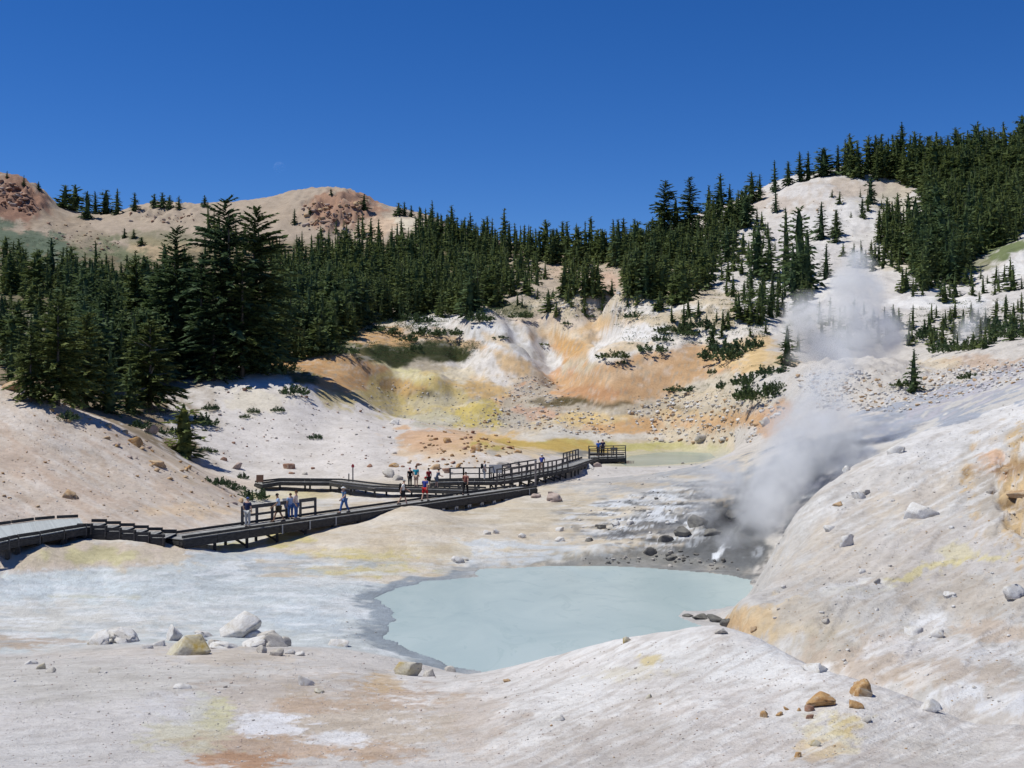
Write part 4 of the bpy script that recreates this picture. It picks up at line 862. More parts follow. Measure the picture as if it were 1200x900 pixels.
# ------------------------------------------------------------------ conifers
def foliage_mat(name, dark, lightc, tint=0.5):
    m, t, b = new_mat(name, rough=0.75, spec=0.2)
    geo = t.nodes.new('ShaderNodeNewGeometry'); oi = t.nodes.new('ShaderNodeObjectInfo')
    n = noise_node(t, 0.22, 3, 0.6, geo.outputs['Position']); n2 = noise_node(t, 1.9, 3, 0.6, geo.outputs['Position'])
    a = mix_node(t, dark, lightc, ramp_node(t, n2.outputs[0], [(0.36, 0.0), (0.66, 1.0)]).outputs[0])
    a = mix_node(t, a, ramp_node(t, n.outputs[0], [(0.3, (0.70, 0.80, 0.82)), (0.7, (1.22, 1.14, 0.93))]).outputs[0], 1.0, 'MULTIPLY')
    a = mix_node(t, a, ramp_node(t, oi.outputs['Random'], [(0.0, (0.72, 0.82, 0.86)), (0.6, (0.95, 1.0, 0.95)), (1.0, (1.22, 1.14, 0.92))]).outputs[0], 1.0, 'MULTIPLY')
    t.links.new(a, b.inputs['Base Color'])
    tl = t.nodes.new('ShaderNodeBsdfTranslucent'); t.links.new(a, tl.inputs[0]); ms = t.nodes.new('ShaderNodeMixShader'); ms.inputs[0].default_value = .3
    t.links.new(b.outputs[0], ms.inputs[1]); t.links.new(tl.outputs[0], ms.inputs[2]); t.links.new(ms.outputs[0], t.nodes['Material Output'].inputs[0])
    return m
M_FIR = foliage_mat('fir needles', (0.052, 0.084, 0.044), (0.145, 0.188, 0.084))
M_YEL = foliage_mat('yellowish fir needles', (0.10, 0.125, 0.04), (0.23, 0.24, 0.085))
M_SHR = foliage_mat('shrub leaves', (0.048, 0.080, 0.044), (0.125, 0.165, 0.082))
M_TRUNK, t, b = new_mat('bark', (0.09, 0.07, 0.055)); nB_ = noise_node(t, 9, 4); t.links.new(ramp_node(t, nB_.outputs[0], [(0.3, (0.05, 0.04, 0.032)), (0.7, (0.15, 0.125, 0.10))]).outputs[0], b.inputs['Base Color'])
M_DEAD, t, b = new_mat('bleached dead wood', (0.34, 0.31, 0.28))

def conifer(seed, whorls, nbr, nspray, R=0.16, base=0.06, shape=0.85, droop=0.35, gap=0.0, core=True, ragged=0.3, wid=0.62, fine=1.0):
    """a unit high conifer crown: kite shaped needle sprays along drooping branches"""
    r = np.random.default_rng(seed); vs, fs = [], []; off = 0
    lean = r.uniform(-.02, .02, 2)
    for i in range(whorls):
        tt = (i + r.uniform(-.3, .3)) / whorls
        h = base + (1 - base) * tt * 0.985
        prof = (1 - tt) ** shape * (0.75 + 0.25 * min(1, tt / 0.12 + 0.3))
        if gap and r.random() < gap: prof *= r.uniform(.3, .7)
        for j in range(max(3, int(nbr * (0.5 + 0.5 * (1 - tt))))):
            L = (R * prof + 0.012) * r.uniform(1 - ragged, 1 + ragged)
            a = 2 * math.pi * (j / nbr + r.random()); dr = droop * r.uniform(.5, 1.4) * (1 - 0.9 * tt)
            up = 0.45 * tt
            d = np.array([math.cos(a), math.sin(a), 0.0]); lat = np.array([-math.sin(a), math.cos(a), 0.0])
            hb = h + r.uniform(-.012, .012)
            for s in range(nspray):
                q = (s + 0.6) / nspray
                z = hb + L * (up * q - dr * q * q + 0.12 * q)
                c = np.array([lean[0] * hb, lean[1] * hb, 0]) + d * L * (q * 0.9) + np.array([0, 0, z])
                sl = (L * (0.95 / nspray ** 0.5) * r.uniform(.75, 1.35) + 0.012) * fine
                side = r.uniform(-.9, .9); ax = d * (0.75) + lat * side + np.array([0, 0, -0.25 * dr + up * .6 + r.uniform(-.5, .45)]); ax /= np.linalg.norm(ax)
                wv = np.cross(ax, np.array([r.uniform(-.9, .9), r.uniform(-.9, .9), 1.0])); wv /= np.linalg.norm(wv) + 1e-9
                ww = sl * wid * 0.5
                vs += [c - ax * sl * .35, c + wv * ww, c + ax * sl * .75 + np.array([0, 0, -sl * .12]), c - wv * ww]
                fs.append([off, off + 1, off + 2, off + 3]); off += 4
    # leader
    for k in range(3):
        a = k * 2.1; w_ = np.array([math.cos(a), math.sin(a), 0]) * 0.009
        vs += [np.array([lean[0], lean[1], .93]) - w_, np.array([lean[0], lean[1], .96]) + w_ * .5, np.array([lean[0], lean[1], 1.0]), np.array([lean[0], lean[1], .93]) + w_]
        fs.append([off, off + 1, off + 2, off + 3]); off += 4
    if core:      # dense inner foliage round the stem
        m = 7; rings = 7; b0 = off
        for i in range(rings + 1):
            tt = i / rings
            for k in range(m):
                a = 2 * math.pi * k / m + i * .4; rr = (R * 0.36 * (1 - tt) ** shape) * r.uniform(.6, 1.15) + 0.004
                vs.append(np.array([math.cos(a) * rr + lean[0] * tt, math.sin(a) * rr + lean[1] * tt, base + 0.01 + (0.95 - base) * tt + r.uniform(-.02, .02)])); off += 1
        for i in range(rings):
            for k in range(m):
                fs.append([b0 + i * m + k, b0 + i * m + (k + 1) % m, b0 + (i + 1) * m + (k + 1) % m, b0 + (i + 1) * m + k])
    return np.array(vs), np.array(fs)

def trunk_arrays(r0=0.018, h=0.9, m=6):
    vs, fs = [], []
    for i, tt in enumerate((-0.04, 0.0, 0.3, 0.65, 1.0)):
        rr = r0 * (1.35 if i == 0 else 1.0) * (1 - 0.85 * max(tt, 0))
        for k in range(m):
            a = 2 * math.pi * k / m; vs.append((math.cos(a) * rr, math.sin(a) * rr, tt * h))
    for i in range(4):
        for k in range(m): fs.append([i * m + k, i * m + (k + 1) % m, (i + 1) * m + (k + 1) % m, (i + 1) * m + k])
    return np.array(vs, float), np.array(fs)

TR = trunk_arrays()
def cm(arr, mat): return np_mesh('crown', arr[0], arr[1], mat)
HERO_A = [conifer(s, 44, 10, 20, R=rr, base=bs, shape=sh, droop=dp, gap=.2, ragged=.4, fine=.75, core=False) for s, rr, bs, sh, dp in ((1, .19, .08, .7, .45), (2, .22, .10, .6, .5), (3, .18, .05, .75, .4), (4, .24, .10, .55, .5))]
MID_A = [conifer(s, 22, 8, 5, R=rr, base=bs, shape=sh, droop=dp, gap=.12, fine=.9) for s, rr, bs, sh, dp in ((11, .18, .02, .75, .4), (12, .16, .02, .8, .4), (13, .21, .03, .7, .45), (14, .15, .02, .85, .35), (15, .18, .05, .65, .5), (16, .23, .03, .7, .35), (17, .24, .03, .5, .45), (18, .20, .02, .55, .5), (19, .27, .05, .45, .35))]
WIDE_A = [conifer(s, 14, 9, 5, R=.34, base=.06, shape=.55, droop=.2, gap=.1) for s in (21, 22)]
LOW_A = [conifer(s, 10, 6, 3, R=rr, base=.02, shape=.9, droop=.3, wid=.8) for s, rr in ((31, .21), (32, .18), (33, .24), (34, .17), (35, .26), (36, .23))]
HERO_M = [cm(a, M_FIR) for a in HERO_A]; YEL_M = [cm(a, M_YEL) for a in HERO_A]; MID_M = [cm(a, M_FIR) for a in MID_A]; MIDY_M = [cm(a, M_YEL) for a in MID_A]; WIDE_M = [cm(a, M_FIR) for a in WIDE_A]
TRUNK_M = np_mesh('trunk', TR[0], TR[1], M_TRUNK)
rt = np.random.default_rng(77)

def tree(p, h, w, crown, label, group=None, name='fir_tree'):
    o = empty(name, p, rt.uniform(0, 6.28)); o.scale = (h * w, h * w, h)
    mesh_obj('crown', crown, o); mesh_obj('trunk', TRUNK_M, o)
    tag(o, label, 'tree', group); return o

SPECIAL = [   # px, foot py, height px, width factor, crown family, label
    (12, 452, 58, 1.3, 'mid', 'small dark fir at the far left edge above the scree brow'),
    (36, 470, 92, 1.2, 'yel', 'yellow green fir behind the ledge boulder on the scree brow'),
    (68, 474, 134, 1.25, 'yel', 'tallest yellow green fir behind the left scree brow'),
    (101, 478, 118, 1.2, 'yel', 'yellow green fir, right neighbour of the tallest yellow green fir'),
    (128, 482, 84, 1.2, 'mid', 'dark young fir between the yellow green firs and the dead topped fir'),
    (176, 478, 108, 1.45, 'yel', 'broad yellow green fir with bleached dead branches beside it'),
    (152, 482, 62, 1.3, 'mid', 'short dark fir left of the broad yellow green fir'),
    (216, 532, 66, 1.9, 'midy', 'bright green young fir at the lower end of the scree brow'),
    (205, 436, 178, 1.1, 'hero', 'tall dark fir on the left of the big fir clump'),
    (236, 440, 150, 1.15, 'hero', 'dark fir in the middle front of the big fir clump'),
    (268, 438, 212, 1.15, 'hero', 'tallest fir of the big clump, reaching over the bare hill'),
    (298, 432, 196, 1.2, 'hero', 'broad topped tall fir on the right of the big clump'),
    (284, 440, 150, 1.3, 'hero', 'lower fir in front of the two tallest of the big clump'),
    (314, 418, 96, 1.1, 'hero', 'fir at the right flank of the big fir clump'),
    (250, 445, 128, 1.3, 'hero', 'bushy fir at the foot of the big fir clump'),
    (160, 420, 122, 1.15, 'hero', 'dark fir standing between the big clump and the yellow green firs'),
    (185, 430, 126, 1.1, 'hero', 'dark fir at the left edge of the big fir clump'),
    (128, 425, 100, 1.1, 'hero', 'dark fir behind the yellow green firs'),
    (45, 223, 12, 1.5, 'mid', 'tiny fir by the red crag on the left skyline'),
    (8, 208, 10, 1.6, 'mid', 'tiny fir on top of the red crag at the far left'),
    (28, 217, 14, 1.3, 'mid', 'small fir on the right shoulder of the red crag'),
    (76, 244, 30, 1.9, 'wide', 'bushy dark fir at the left of the ridge top clump'),
    (88, 246, 33, 1.7, 'wide', 'bushy dark fir right beside the first fir of the ridge top clump'),
    (103, 248, 33, 1.4, 'mid', 'narrow dark fir in the middle of the ridge top row'),
    (112, 249, 28, 1.4, 'mid', 'narrow dark fir right of the middle of the ridge top row'),
    (124, 250, 30, 1.7, 'mid', 'dark fir leaning left near the right end of the ridge top row'),
    (137, 250, 32, 1.2, 'mid', 'spire shaped fir at the right end of the ridge top row'),
    (158, 246, 23, 1.4, 'mid', 'lone small fir on the bare ridge between two clumps'),
    (181, 243, 18, 1.6, 'wide', 'low bushy fir, left of the ridge clump over the pink stones'),
    (190, 243, 20, 1.5, 'wide', 'low bushy fir, middle of the ridge clump over the pink stones'),
    (199, 244, 18, 1.4, 'wide', 'low bushy fir, right of the ridge clump over the pink stones'),
    (210, 244, 17, 1.6, 'mid', 'small fir right of the low bushy ridge clump'),
    (240, 240, 14, 1.6, 'mid', 'small fir on the ridge left of the tall clump top'),
    (427, 246, 21, 2.2, 'mid', 'lone round fir on the skyline right of the reddish crag'),
    (467, 252, 17, 1.8, 'wide', 'bushy fir at the left of the skyline clump on the cream slope'),
    (474, 252, 18, 1.3, 'mid', 'small fir second in the skyline clump on the cream slope'),
    (482, 253, 15, 1.4, 'mid', 'small fir third in the skyline clump on the cream slope'),
    (493, 255, 14, 1.4, 'mid', 'small fir last in the skyline clump on the cream slope'),
    (345, 262, 20, .9, 'mid', 'single thin fir on the bare pink hillside under the reddish crag'),
    (363, 250, 10, 1.3, 'mid', 'tiny fir below the top of the reddish crag'),
    (388, 228, 9, 1.6, 'mid', 'tiny fir on the very top of the middle skyline hill'),
    (146, 278, 13, 1.6, 'mid', 'little dark fir, left of the two on the tan hollow under the ridge'),
    (157, 278, 12, 1.7, 'mid', 'little dark fir, right of the two on the tan hollow under the ridge'),
    (166, 286, 11, 2.6, 'wide', 'low dark bush shaped fir in the tan hollow under the ridge'),
    (778, 288, 80, 1.15, 'hero', 'tall ragged fir standing out over the saddle skyline on the right'),
    (808, 276, 72, 1.1, 'hero', 'second tall ragged fir on the saddle skyline, nearer the white hill'),
    (793, 282, 54, 1.2, 'mid', 'fir between the two tall ragged firs on the saddle skyline'),
    (843, 256, 56, 1.5, 'mid', 'broad dark fir low on the left shoulder of the white hill skyline'),
    (855, 252, 40, 1.2, 'mid', 'fir right of the broad dark fir on the left shoulder'),
    (830, 258, 44, 1.2, 'mid', 'fir left of the broad dark fir on the left shoulder'),
    (881, 236, 38, 1.5, 'mid', 'bushy fir half way up the skyline of the white hill'),
    (890, 233, 32, 1.3, 'mid', 'fir touching the bushy fir half way up the white hill skyline'),
    (908, 224, 40, 1.15, 'mid', 'slim fir standing free on the white hill skyline'),
    (924, 216, 30, 1.3, 'mid', 'short fir between the slim fir and the broad skyline fir'),
    (938, 212, 38, 1.5, 'mid', 'broad fir, left one of the close pair on the white hill skyline'),
    (947, 210, 36, 1.4, 'mid', 'broad fir, right one of the close pair on the white hill skyline'),
    (966, 206, 36, 1.6, 'mid', 'conical fir where the white hill skyline begins to level out'),
    (982, 203, 36, 1.3, 'mid', 'fir right of the conical fir at the start of the level crest'),
    (991, 201, 42, 1.2, 'mid', 'tallest thin fir at the start of the level crest'),
    (997, 201, 40, 1.2, 'mid', 'fir close behind the tallest thin fir on the level crest'),
    (909, 248, 32, 1.1, 'mid', 'fir alone on the upper white hillside under the slim skyline fir'),
    (980, 276, 34, 1.1, 'mid', 'fir high on the open white hillside, left of two'),
    (962, 280, 48, 1.4, 'mid', 'bushy fir in the middle of the open white hillside'),
    (979, 284, 42, 1.2, 'mid', 'fir right beside the bushy fir on the open white hillside'),
    (1020, 238, 36, 1.0, 'mid', 'thin fir on the tan patch under the crest'),
    (1010, 254, 26, 1.2, 'mid', 'small fir below the thin fir on the tan patch'),
    (874, 266, 50, .9, 'mid', 'tall thin fir on the left of the white hillside'),
    (922, 330, 92, 1.0, 'mid', 'tallest dark fir of the clump in the middle of the white hillside'),
    (938, 336, 98, 1.0, 'mid', 'fir of equal height right of the tallest in the hillside clump'),
    (945, 340, 76, 1.1, 'mid', 'fir on the right flank of the middle hillside clump'),
    (930, 346, 66, 1.2, 'mid', 'front fir of the middle hillside clump'),
    (887, 322, 60, 1.3, 'mid', 'dark conical fir left of the middle hillside clump'),
    (902, 326, 50, 1.2, 'mid', 'fir between the dark conical fir and the middle clump'),
    (852, 306, 44, 1.3, 'mid', 'conical fir far left on the white hillside'),
    (968, 326, 44, 1.4, 'mid', 'bushy fir just left of the steam top'),
    (880, 348, 42, 1.0, 'mid', 'thin fir on the slope below the dark conical fir'),
    (905, 362, 50, 1.2, 'mid', 'fir under the middle hillside clump near the steam'),
    (893, 372, 44, 1.2, 'mid', 'dark fir at the foot of the white hillside left of the steam'),
    (1070, 458, 56, 1.15, 'mid', 'young fir standing alone on the boulder bench right of the steam'),
    (922, 428, 52, 1.3, 'mid', 'leaning dark fir at the left edge of the upper steam cloud'),
    (835, 408, 30, 1.0, 'mid', 'pointed young fir rising from the low shrub on the dome'),
]
FAM = {'hero': HERO_M, 'yel': YEL_M, 'mid': MID_M, 'midy': MIDY_M, 'wide': WIDE_M}
dead_root = None
n_tree = 0
for px, py, hp, wf, fam, lb in SPECIAL:
    p = hit(px, py + 1)
    if p is None:
        p = hit(px, py + 8)
        if p is None: print('no ground', px, py); continue
    h = hp / F * p.y; p = p - Vector((0, 0, 0.25))
    o = tree(p, h, wf if fam != 'wide' else wf * .62, FAM[fam][rt.integers(len(FAM[fam]))], lb); n_tree += 1
    if 'bleached' in lb:
        bm = bmesh.new()
        for k in range(9):
            a = rt.uniform(0, 6.28); z0 = rt.uniform(.35, .75); L = rt.uniform(.12, .22)
            a0 = Vector((0, 0, z0)); a1 = Vector((math.cos(a) * L, math.sin(a) * L, z0 + rt.uniform(.02, .12)))
            dv = (a1 - a0); sd = dv.cross(Vector((0, 0, 1))).normalized() * .008; upv = Vector((0, 0, .008))
            q = [bm.verts.new(x) for x in (a0 + sd, a0 - sd, a0 + upv)]; e = bm.verts.new(a1)
            for i in range(3): bm.faces.new((q[i], q[(i + 1) % 3], e))
        mesh_obj('dead_branches', bm_mesh('dead_branches', bm, M_DEAD), o)

FOREST = [   # polygon of the feet, pixel spacing, height range in m, width factor range, label, group
    ([(0, 312), (60, 322), (110, 336), (200, 336), (235, 320), (240, 430), (200, 445), (120, 450), (95, 400), (60, 350), (0, 345)], 9.5, (5, 9.5), (1.0, 1.4), 'dark fir in the dense wood on the lower left hillside', 'firs of the lower left wood'),
    ([(95, 400), (240, 400), (290, 400), (285, 428), (240, 438), (150, 462), (60, 452)], 13, (4.5, 9), (1.1, 1.5), 'dark fir in the shady wood behind the left scree brow', 'firs behind the scree brow'),
    ([(330, 318), (350, 310), (400, 292), (440, 288), (500, 278), (545, 282), (590, 292), (602, 330), (590, 356), (545, 372), (480, 372), (430, 384), (400, 396), (360, 405), (330, 410), (318, 340)], 8.6, (5.5, 10), (.95, 1.35), 'dark fir in the dense wood above the yellow bowl', 'firs of the wood above the bowl'),
    ([(490, 262), (560, 285), (650, 294), (720, 294), (780, 284), (800, 300), (780, 324), (740, 318), (700, 312), (640, 310), (560, 300), (490, 282)], 8.0, (7, 11.5), (.9, 1.25), 'dark fir of the wood along the saddle skyline', 'firs along the saddle'),
    ([(600, 312), (645, 318), (632, 345), (600, 352)], 9, (4.5, 8), (1, 1.4), 'dark fir in the patch left of the pink strip under the saddle', 'firs left of the pink strip'),
    ([(665, 312), (702, 318), (705, 352), (660, 348)], 9, (4.5, 8), (1, 1.4), 'dark fir in the patch between the pink strips under the saddle', 'firs between the pink strips'),
    ([(725, 318), (800, 300), (840, 300), (830, 350), (790, 362), (770, 350), (730, 352)], 9.5, (5, 9), (.95, 1.35), 'dark fir on the slope at the foot of the white hill', 'firs at the foot of the white hill'),
    ([(780, 288), (870, 248), (872, 262), (845, 300), (800, 320)], 9, (5, 10), (.95, 1.3), 'dark fir on the left flank of the white hill', 'firs on the left flank'),
    ([(985, 203), (1020, 198), (1060, 199), (1130, 196), (1200, 184), (1200, 224), (1130, 228), (1075, 222), (1050, 213), (1000, 208)], 7.2, (10, 14.5), (1.0, 1.35), 'tall dark fir of the close row along the right crest', 'firs along the right crest'),
    ([(1080, 225), (1200, 215), (1200, 282), (1150, 300), (1120, 335), (1080, 344), (1064, 310), (1085, 262)], 9.0, (8, 13), (.9, 1.2), 'dark fir in the dense wood on the right hill', 'firs of the right hill wood'),
    ([(1030, 272), (1066, 268), (1075, 300), (1060, 312), (1028, 296)], 8.5, (7, 11), (.85, 1.15), 'dark fir in the narrow strip left of the right hill wood', 'firs of the narrow strip'),
    ([(985, 300), (1060, 300), (1060, 318), (1000, 322)], 10, (3.5, 7), (.9, 1.2), 'small fir in the row above the steam', 'firs above the steam'),
    ([(845, 330), (960, 345), (905, 392), (850, 372)], 15, (3, 6.5), (1, 1.4), 'small fir scattered on the lower white hillside', 'firs of the lower white hillside'),
    ([(820, 290), (870, 265), (900, 260), (910, 300), (860, 330), (820, 330)], 12, (2.5, 6.5), (1, 1.4), 'small fir scattered on the left of the white hillside', 'firs on the left of the white hillside'),
    ([(960, 225), (1050, 232), (1060, 262), (990, 262)], 17, (2, 5.5), (1, 1.5), 'small fir scattered under the right crest', 'firs under the right crest'),
    ([(1040, 335), (1200, 318), (1200, 345), (1120, 358), (1050, 350)], 13, (2, 5.5), (1, 1.6), 'small fir on the white terrace right of the steam', 'firs on the white terrace'),
    ([(1045, 372), (1200, 360), (1200, 402), (1110, 418), (1060, 405)], 14, (2, 4.2), (1.2, 1.8), 'bushy young fir on the stony flat right of the steam', 'firs on the stony flat'),
    ([(920, 375), (1050, 365), (1055, 405), (930, 412)], 15, (2.5, 5), (1.1, 1.6), 'young fir half hidden behind the upper steam cloud', 'firs behind the steam cloud'),
    ([(0, 348), (92, 362), (100, 410), (60, 446), (0, 446)], 17, (3, 7), (1.1, 1.6), 'fir on the khaki slope at the far left', 'firs on the khaki slope'),
    ([(560, 340), (780, 338), (790, 366), (640, 374)], 19, (1.8, 4), (1.2, 1.8), 'small dark fir on the pale slope below the saddle', 'small firs below the saddle'),
    ([(770, 362), (905, 372), (900, 398), (800, 392)], 15, (1.8, 4.5), (1.2, 1.8), 'small dark fir in the belt above the right dome', 'small firs above the right dome'),
    ([(330, 372), (430, 376), (400, 408), (330, 430)], 11, (3, 6.5), (1.2, 1.6), 'small fir at the lower edge of the wood above the orange bank', 'firs above the orange bank'),
    ([(232, 250), (330, 300), (330, 330), (240, 330)], 14, (5, 9), (1, 1.3), 'fir on the bare slope behind the big fir clump', 'firs behind the big clump'),
    ([(310, 300), (400, 268), (440, 274), (440, 290), (345, 312)], 16, (4, 8), (.9, 1.2), 'thin fir at the upper edge of the wood under the reddish crag', 'firs under the reddish crag'),
]
cand = []
for fi, (poly, sp, (h0, h1), (w0, w1), lb, grp) in enumerate(FOREST):
    r = np.random.default_rng(3000 + fi)
    xs = [q[0] for q in poly]; ys = [q[1] for q in poly]
    y = min(ys); row = 0
    while y < max(ys):
        x = min(xs) + (row % 2) * sp / 2
        while x < max(xs):
            qx, qy = x + r.uniform(-.45, .45) * sp, y + r.uniform(-.45, .45) * sp * .8
            if in_poly([qx], [qy], poly)[0]:
                p = hit(qx, qy)
                if p is not None:
                    h = r.uniform(h0, h1) * (1.25 if r.random() < .12 else 1.0)
                    cand.append((h / p.y, p, h, r.uniform(w0, w1), lb, grp))
            x += sp
        y += sp * .72; row += 1
cand.sort(key=lambda q: -q[0])
N_T = 300 - n_tree
ind = {}
for q in cand[:N_T]: ind.setdefault(q[4], []).append(q)
def tree_label(q):
    sz, p, h, wf, lb, grp = q; mates = ind[lb]; n = len(mates)
    if n < 2: return lb
    ds = sorted(m_[1].y for m_ in mates); hs_ = sorted(m_[2] for m_ in mates); k = ds.index(p.y) / n
    row = 'front rows' if k < .34 else 'middle rows' if k < .67 else 'back rows'
    tall = 'tall' if h > hs_[int(n * .66)] else 'medium' if h > hs_[int(n * .33)] else 'short'
    form = 'broad' if wf > 1.2 else 'slim'
    return f"{tall} {form} fir, {row} of the {grp}"
for q in cand[:N_T]:
    sz, p, h, wf, lb, grp = q
    tree(p - Vector((0, 0, .2)), h, wf, MID_M[rt.integers(len(MID_M))], tree_label(q), grp)
vs, fs = [], []; off = 0; tvs, tfs = [], []; toff = 0
for sz, p, h, wf, lb, grp in cand[N_T:]:
    v, f = LOW_A[rt.integers(6)] if sz * F < 36 else MID_A[rt.integers(9)]
    a = rt.uniform(0, 6.28); c_, s_ = math.cos(a) * h * wf, math.sin(a) * h * wf
    vv = np.column_stack([v[:, 0] * c_ - v[:, 1] * s_, v[:, 0] * s_ + v[:, 1] * c_, v[:, 2] * h]) + np.array(p) - np.array([0, 0, .2])
    vs.append(vv); fs.append(f + off); off += len(v)
    tvs.append(TR[0] * np.array([h * wf, h * wf, h]) + np.array(p)); tfs.append(TR[1] + toff); toff += len(TR[0])
print('trees', n_tree, len(cand), 'forest quads', sum(len(x) for x in fs))
V_ = np.concatenate(vs + tvs); F_ = np.concatenate(fs + [x + off for x in tfs])
me = np_mesh('forest', V_, F_, M_FIR); me.materials.append(M_TRUNK)
nf = sum(len(x) for x in fs); mi = np.zeros(len(F_), np.int32); mi[nf:] = 1; me.polygons.foreach_set('material_index', mi)
tag(mesh_obj('forest', me), 'far conifer forest too dense to count on the hills round the basin', 'forest', kind='stuff')

# ------------------------------------------------------------------ shrubs
def shrub_arrays(seed, spikes=36, leaves=28, hmax=.6):
    r = np.random.default_rng(seed); vs, fs = [], []; off = 0
    for k in range(spikes):
        a = r.uniform(0, 6.28); q = math.sqrt(r.random()); bx, by = math.cos(a) * q * .85, math.sin(a) * q * .85
        top = hmax * (1 - .65 * q * q) * r.uniform(.6, 1.25); ln = np.array([bx * .35, by * .35, top])
        for j in range(leaves):
            tt = r.random() ** .8; c = np.array([bx, by, 0]) + ln * tt; sp = .24 * (1.05 - .8 * tt)
            d = r.normal(size=3); d[2] = abs(d[2]) * .6 + .2; d /= np.linalg.norm(d)
            c = c + d * sp * .6; wv = np.cross(d, r.normal(size=3)); wv /= np.linalg.norm(wv) + 1e-9
            sl = r.uniform(.07, .14); ww = sl * .38
            vs += [c - d * sl * .5, c + wv * ww, c + d * sl * .7, c - wv * ww]; fs.append([off, off + 1, off + 2, off + 3]); off += 4
    return np.array(vs), np.array(fs)
SHR = [np_mesh('shrub', *shrub_arrays(s), M_SHR) for s in range(4)]
SHRUBS = [   # px, foot py, width px, height ratio, label
    (79, 492, 26, .8, 'green shrub on the brow of the left scree slope with a dark shadow'),
    (165, 502, 34, .6, 'spreading green shrub in the hollow under the broad yellow green fir'),
    (196, 508, 34, .5, 'low blue green shrub at the foot of the bright young fir'),
    (238, 498, 30, .9, 'blue green shrub right of the bright young fir'),
    (247, 480, 18, .8, 'small shrub at the left edge of the white slope'),
    (252, 568, 28, .7, 'grey green shrub among the boulders left of the white slope'),
    (267, 570, 18, .9, 'small dense shrub left of the brown sign'),
    (284, 561, 13, 1.1, 'upright dark shrub at the foot of the white slope'),
    (297, 585, 32, .8, 'yellow green shrub behind the people at the first handrail'),
    (275, 574, 24, .6, 'olive shrub just above the yellow green shrub by the handrail'),
    (240, 528, 14, .7, 'little shrub on the left part of the white slope'),
    (249, 530, 12, .8, 'tiny shrub beside the little shrub of the white slope'),
    (287, 490, 12, .8, 'small dark shrub in the upper white slope, left of two'),
    (297, 484, 14, .9, 'small green shrub in the upper white slope, right of two'),
    (326, 482, 15, .8, 'green shrub high on the white slope by the reddish stones'),
    (345, 462, 30, .8, 'dark shrub at the top right corner of the white slope'),
    (370, 514, 17, .7, 'rounded dark shrub on the right part of the white slope'),
    (291, 456, 12, .6, 'tiny grey shrub just under the top of the white slope'),
    (320, 436, 44, .8, 'big blue green shrub at the edge of the wood above the white slope'),
    (375, 412, 46, .7, 'wide green shrub at the edge of the wood above the orange bank'),
    (405, 414, 30, .6, 'green shrub left of the heath patch'),
    (447, 388, 32, .5, 'green shrub, left of two on the orange top of the bowl'),
    (460, 392, 20, .6, 'small green shrub, right of two on the orange top of the bowl'),
    (487, 411, 17, .9, 'dark shrub in the middle of the heath patch'),
    (480, 400, 20, .9, 'taller dark shrub behind the heath patch'),
    (500, 392, 30, .6, 'green shrub at the top of the heath patch'),
    (524, 392, 36, .5, 'wide green shrub right of the heath patch top'),
    (480, 376, 30, .7, 'dark shrub on the pale slope above the bowl, left of two'),
    (498, 378, 26, .7, 'dark shrub on the pale slope above the bowl, right of two'),
    (586, 396, 16, .4, 'low mat shrub on the white flank of the bowl'),
    (636, 404, 14, .4, 'low mat shrub left of the small orange dome'),
    (720, 419, 36, .5, 'low dark shrub on the flank of the white dome'),
    (762, 412, 38, .5, 'dark pointed shrub right of the white dome'),
    (776, 400, 24, .7, 'small dark shrub at the right foot of the white dome'),
    (729, 426, 12, .6, 'tiny grey shrub under the low dark shrub of the dome'),
    (799, 458, 36, .4, 'low shrub on the lower edge of the salmon dome'),
    (854, 421, 58, .75, 'largest dark shrub on the right dome'),
    (878, 408, 34, .8, 'dark shrub right behind the largest shrub of the dome'),
    (834, 438, 12, 1.0, 'small green shrub below the largest shrub of the dome'),
    (846, 455, 15, 1.2, 'upright green shrub left of the grey green thicket'),
    (880, 452, 40, .8, 'grey green thicket left of the steam, upper one'),
    (888, 468, 52, .8, 'grey green thicket left of the steam, front one'),
    (910, 460, 26, 1.0, 'green shrub at the right end of the thicket'),
    (905, 438, 40, .6, 'dark shrub above the thicket beside the steam'),
    (796, 392, 40, .6, 'dark green shrub belt above the right dome, left one'),
    (820, 384, 36, .6, 'dark green shrub belt above the right dome, right one'),
    (782, 388, 26, .6, 'dark shrub at the left end of the belt above the dome'),
    (1060, 452, 30, .5, 'low blue green shrub at the foot of the bench fir'),
    (1135, 444, 22, .8, 'green shrub in the boulder field at the right'),
    (1110, 412, 36, .8, 'green bush on the stony flat right of the bench fir'),
    (1085, 398, 36, .8, 'green bush above the bench fir'),
    (1140, 410, 40, .7, 'grey green bush behind the small steam puff'),
    (1185, 396, 46, .9, 'big green bush at the right edge of the stony flat'),
    (1160, 388, 34, .9, 'green bush left of the big bush at the right edge'),
    (664, 380, 14, .5, 'low dark shrub above the small orange dome'),
    (690, 372, 16, .5, 'low dark shrub under the scree of the saddle'),
    (612, 372, 26, .6, 'green shrub below the wood at the top of the bowl'),
    (560, 376, 34, .7, 'green shrub at the lower edge of the wood above the bowl'),
    (650, 350, 24, .6, 'dark shrub on the pale rocks under the pink strips'),
    (745, 372, 26, .6, 'dark shrub behind the white dome'),
]
for px, py, wd, hr, lb in SHRUBS:
    p = hit(px, py)
    if p is None: continue
    s = wd / F * p.y * .56
    o = mesh_obj('shrub', SHR[rt.integers(4)]); o.location = p - Vector((0, 0, s * .08)); o.scale = (s, s, s * hr * 1.6); o.rotation_euler = (0, 0, rt.uniform(0, 6.28))
    tag(o, lb, 'shrub')
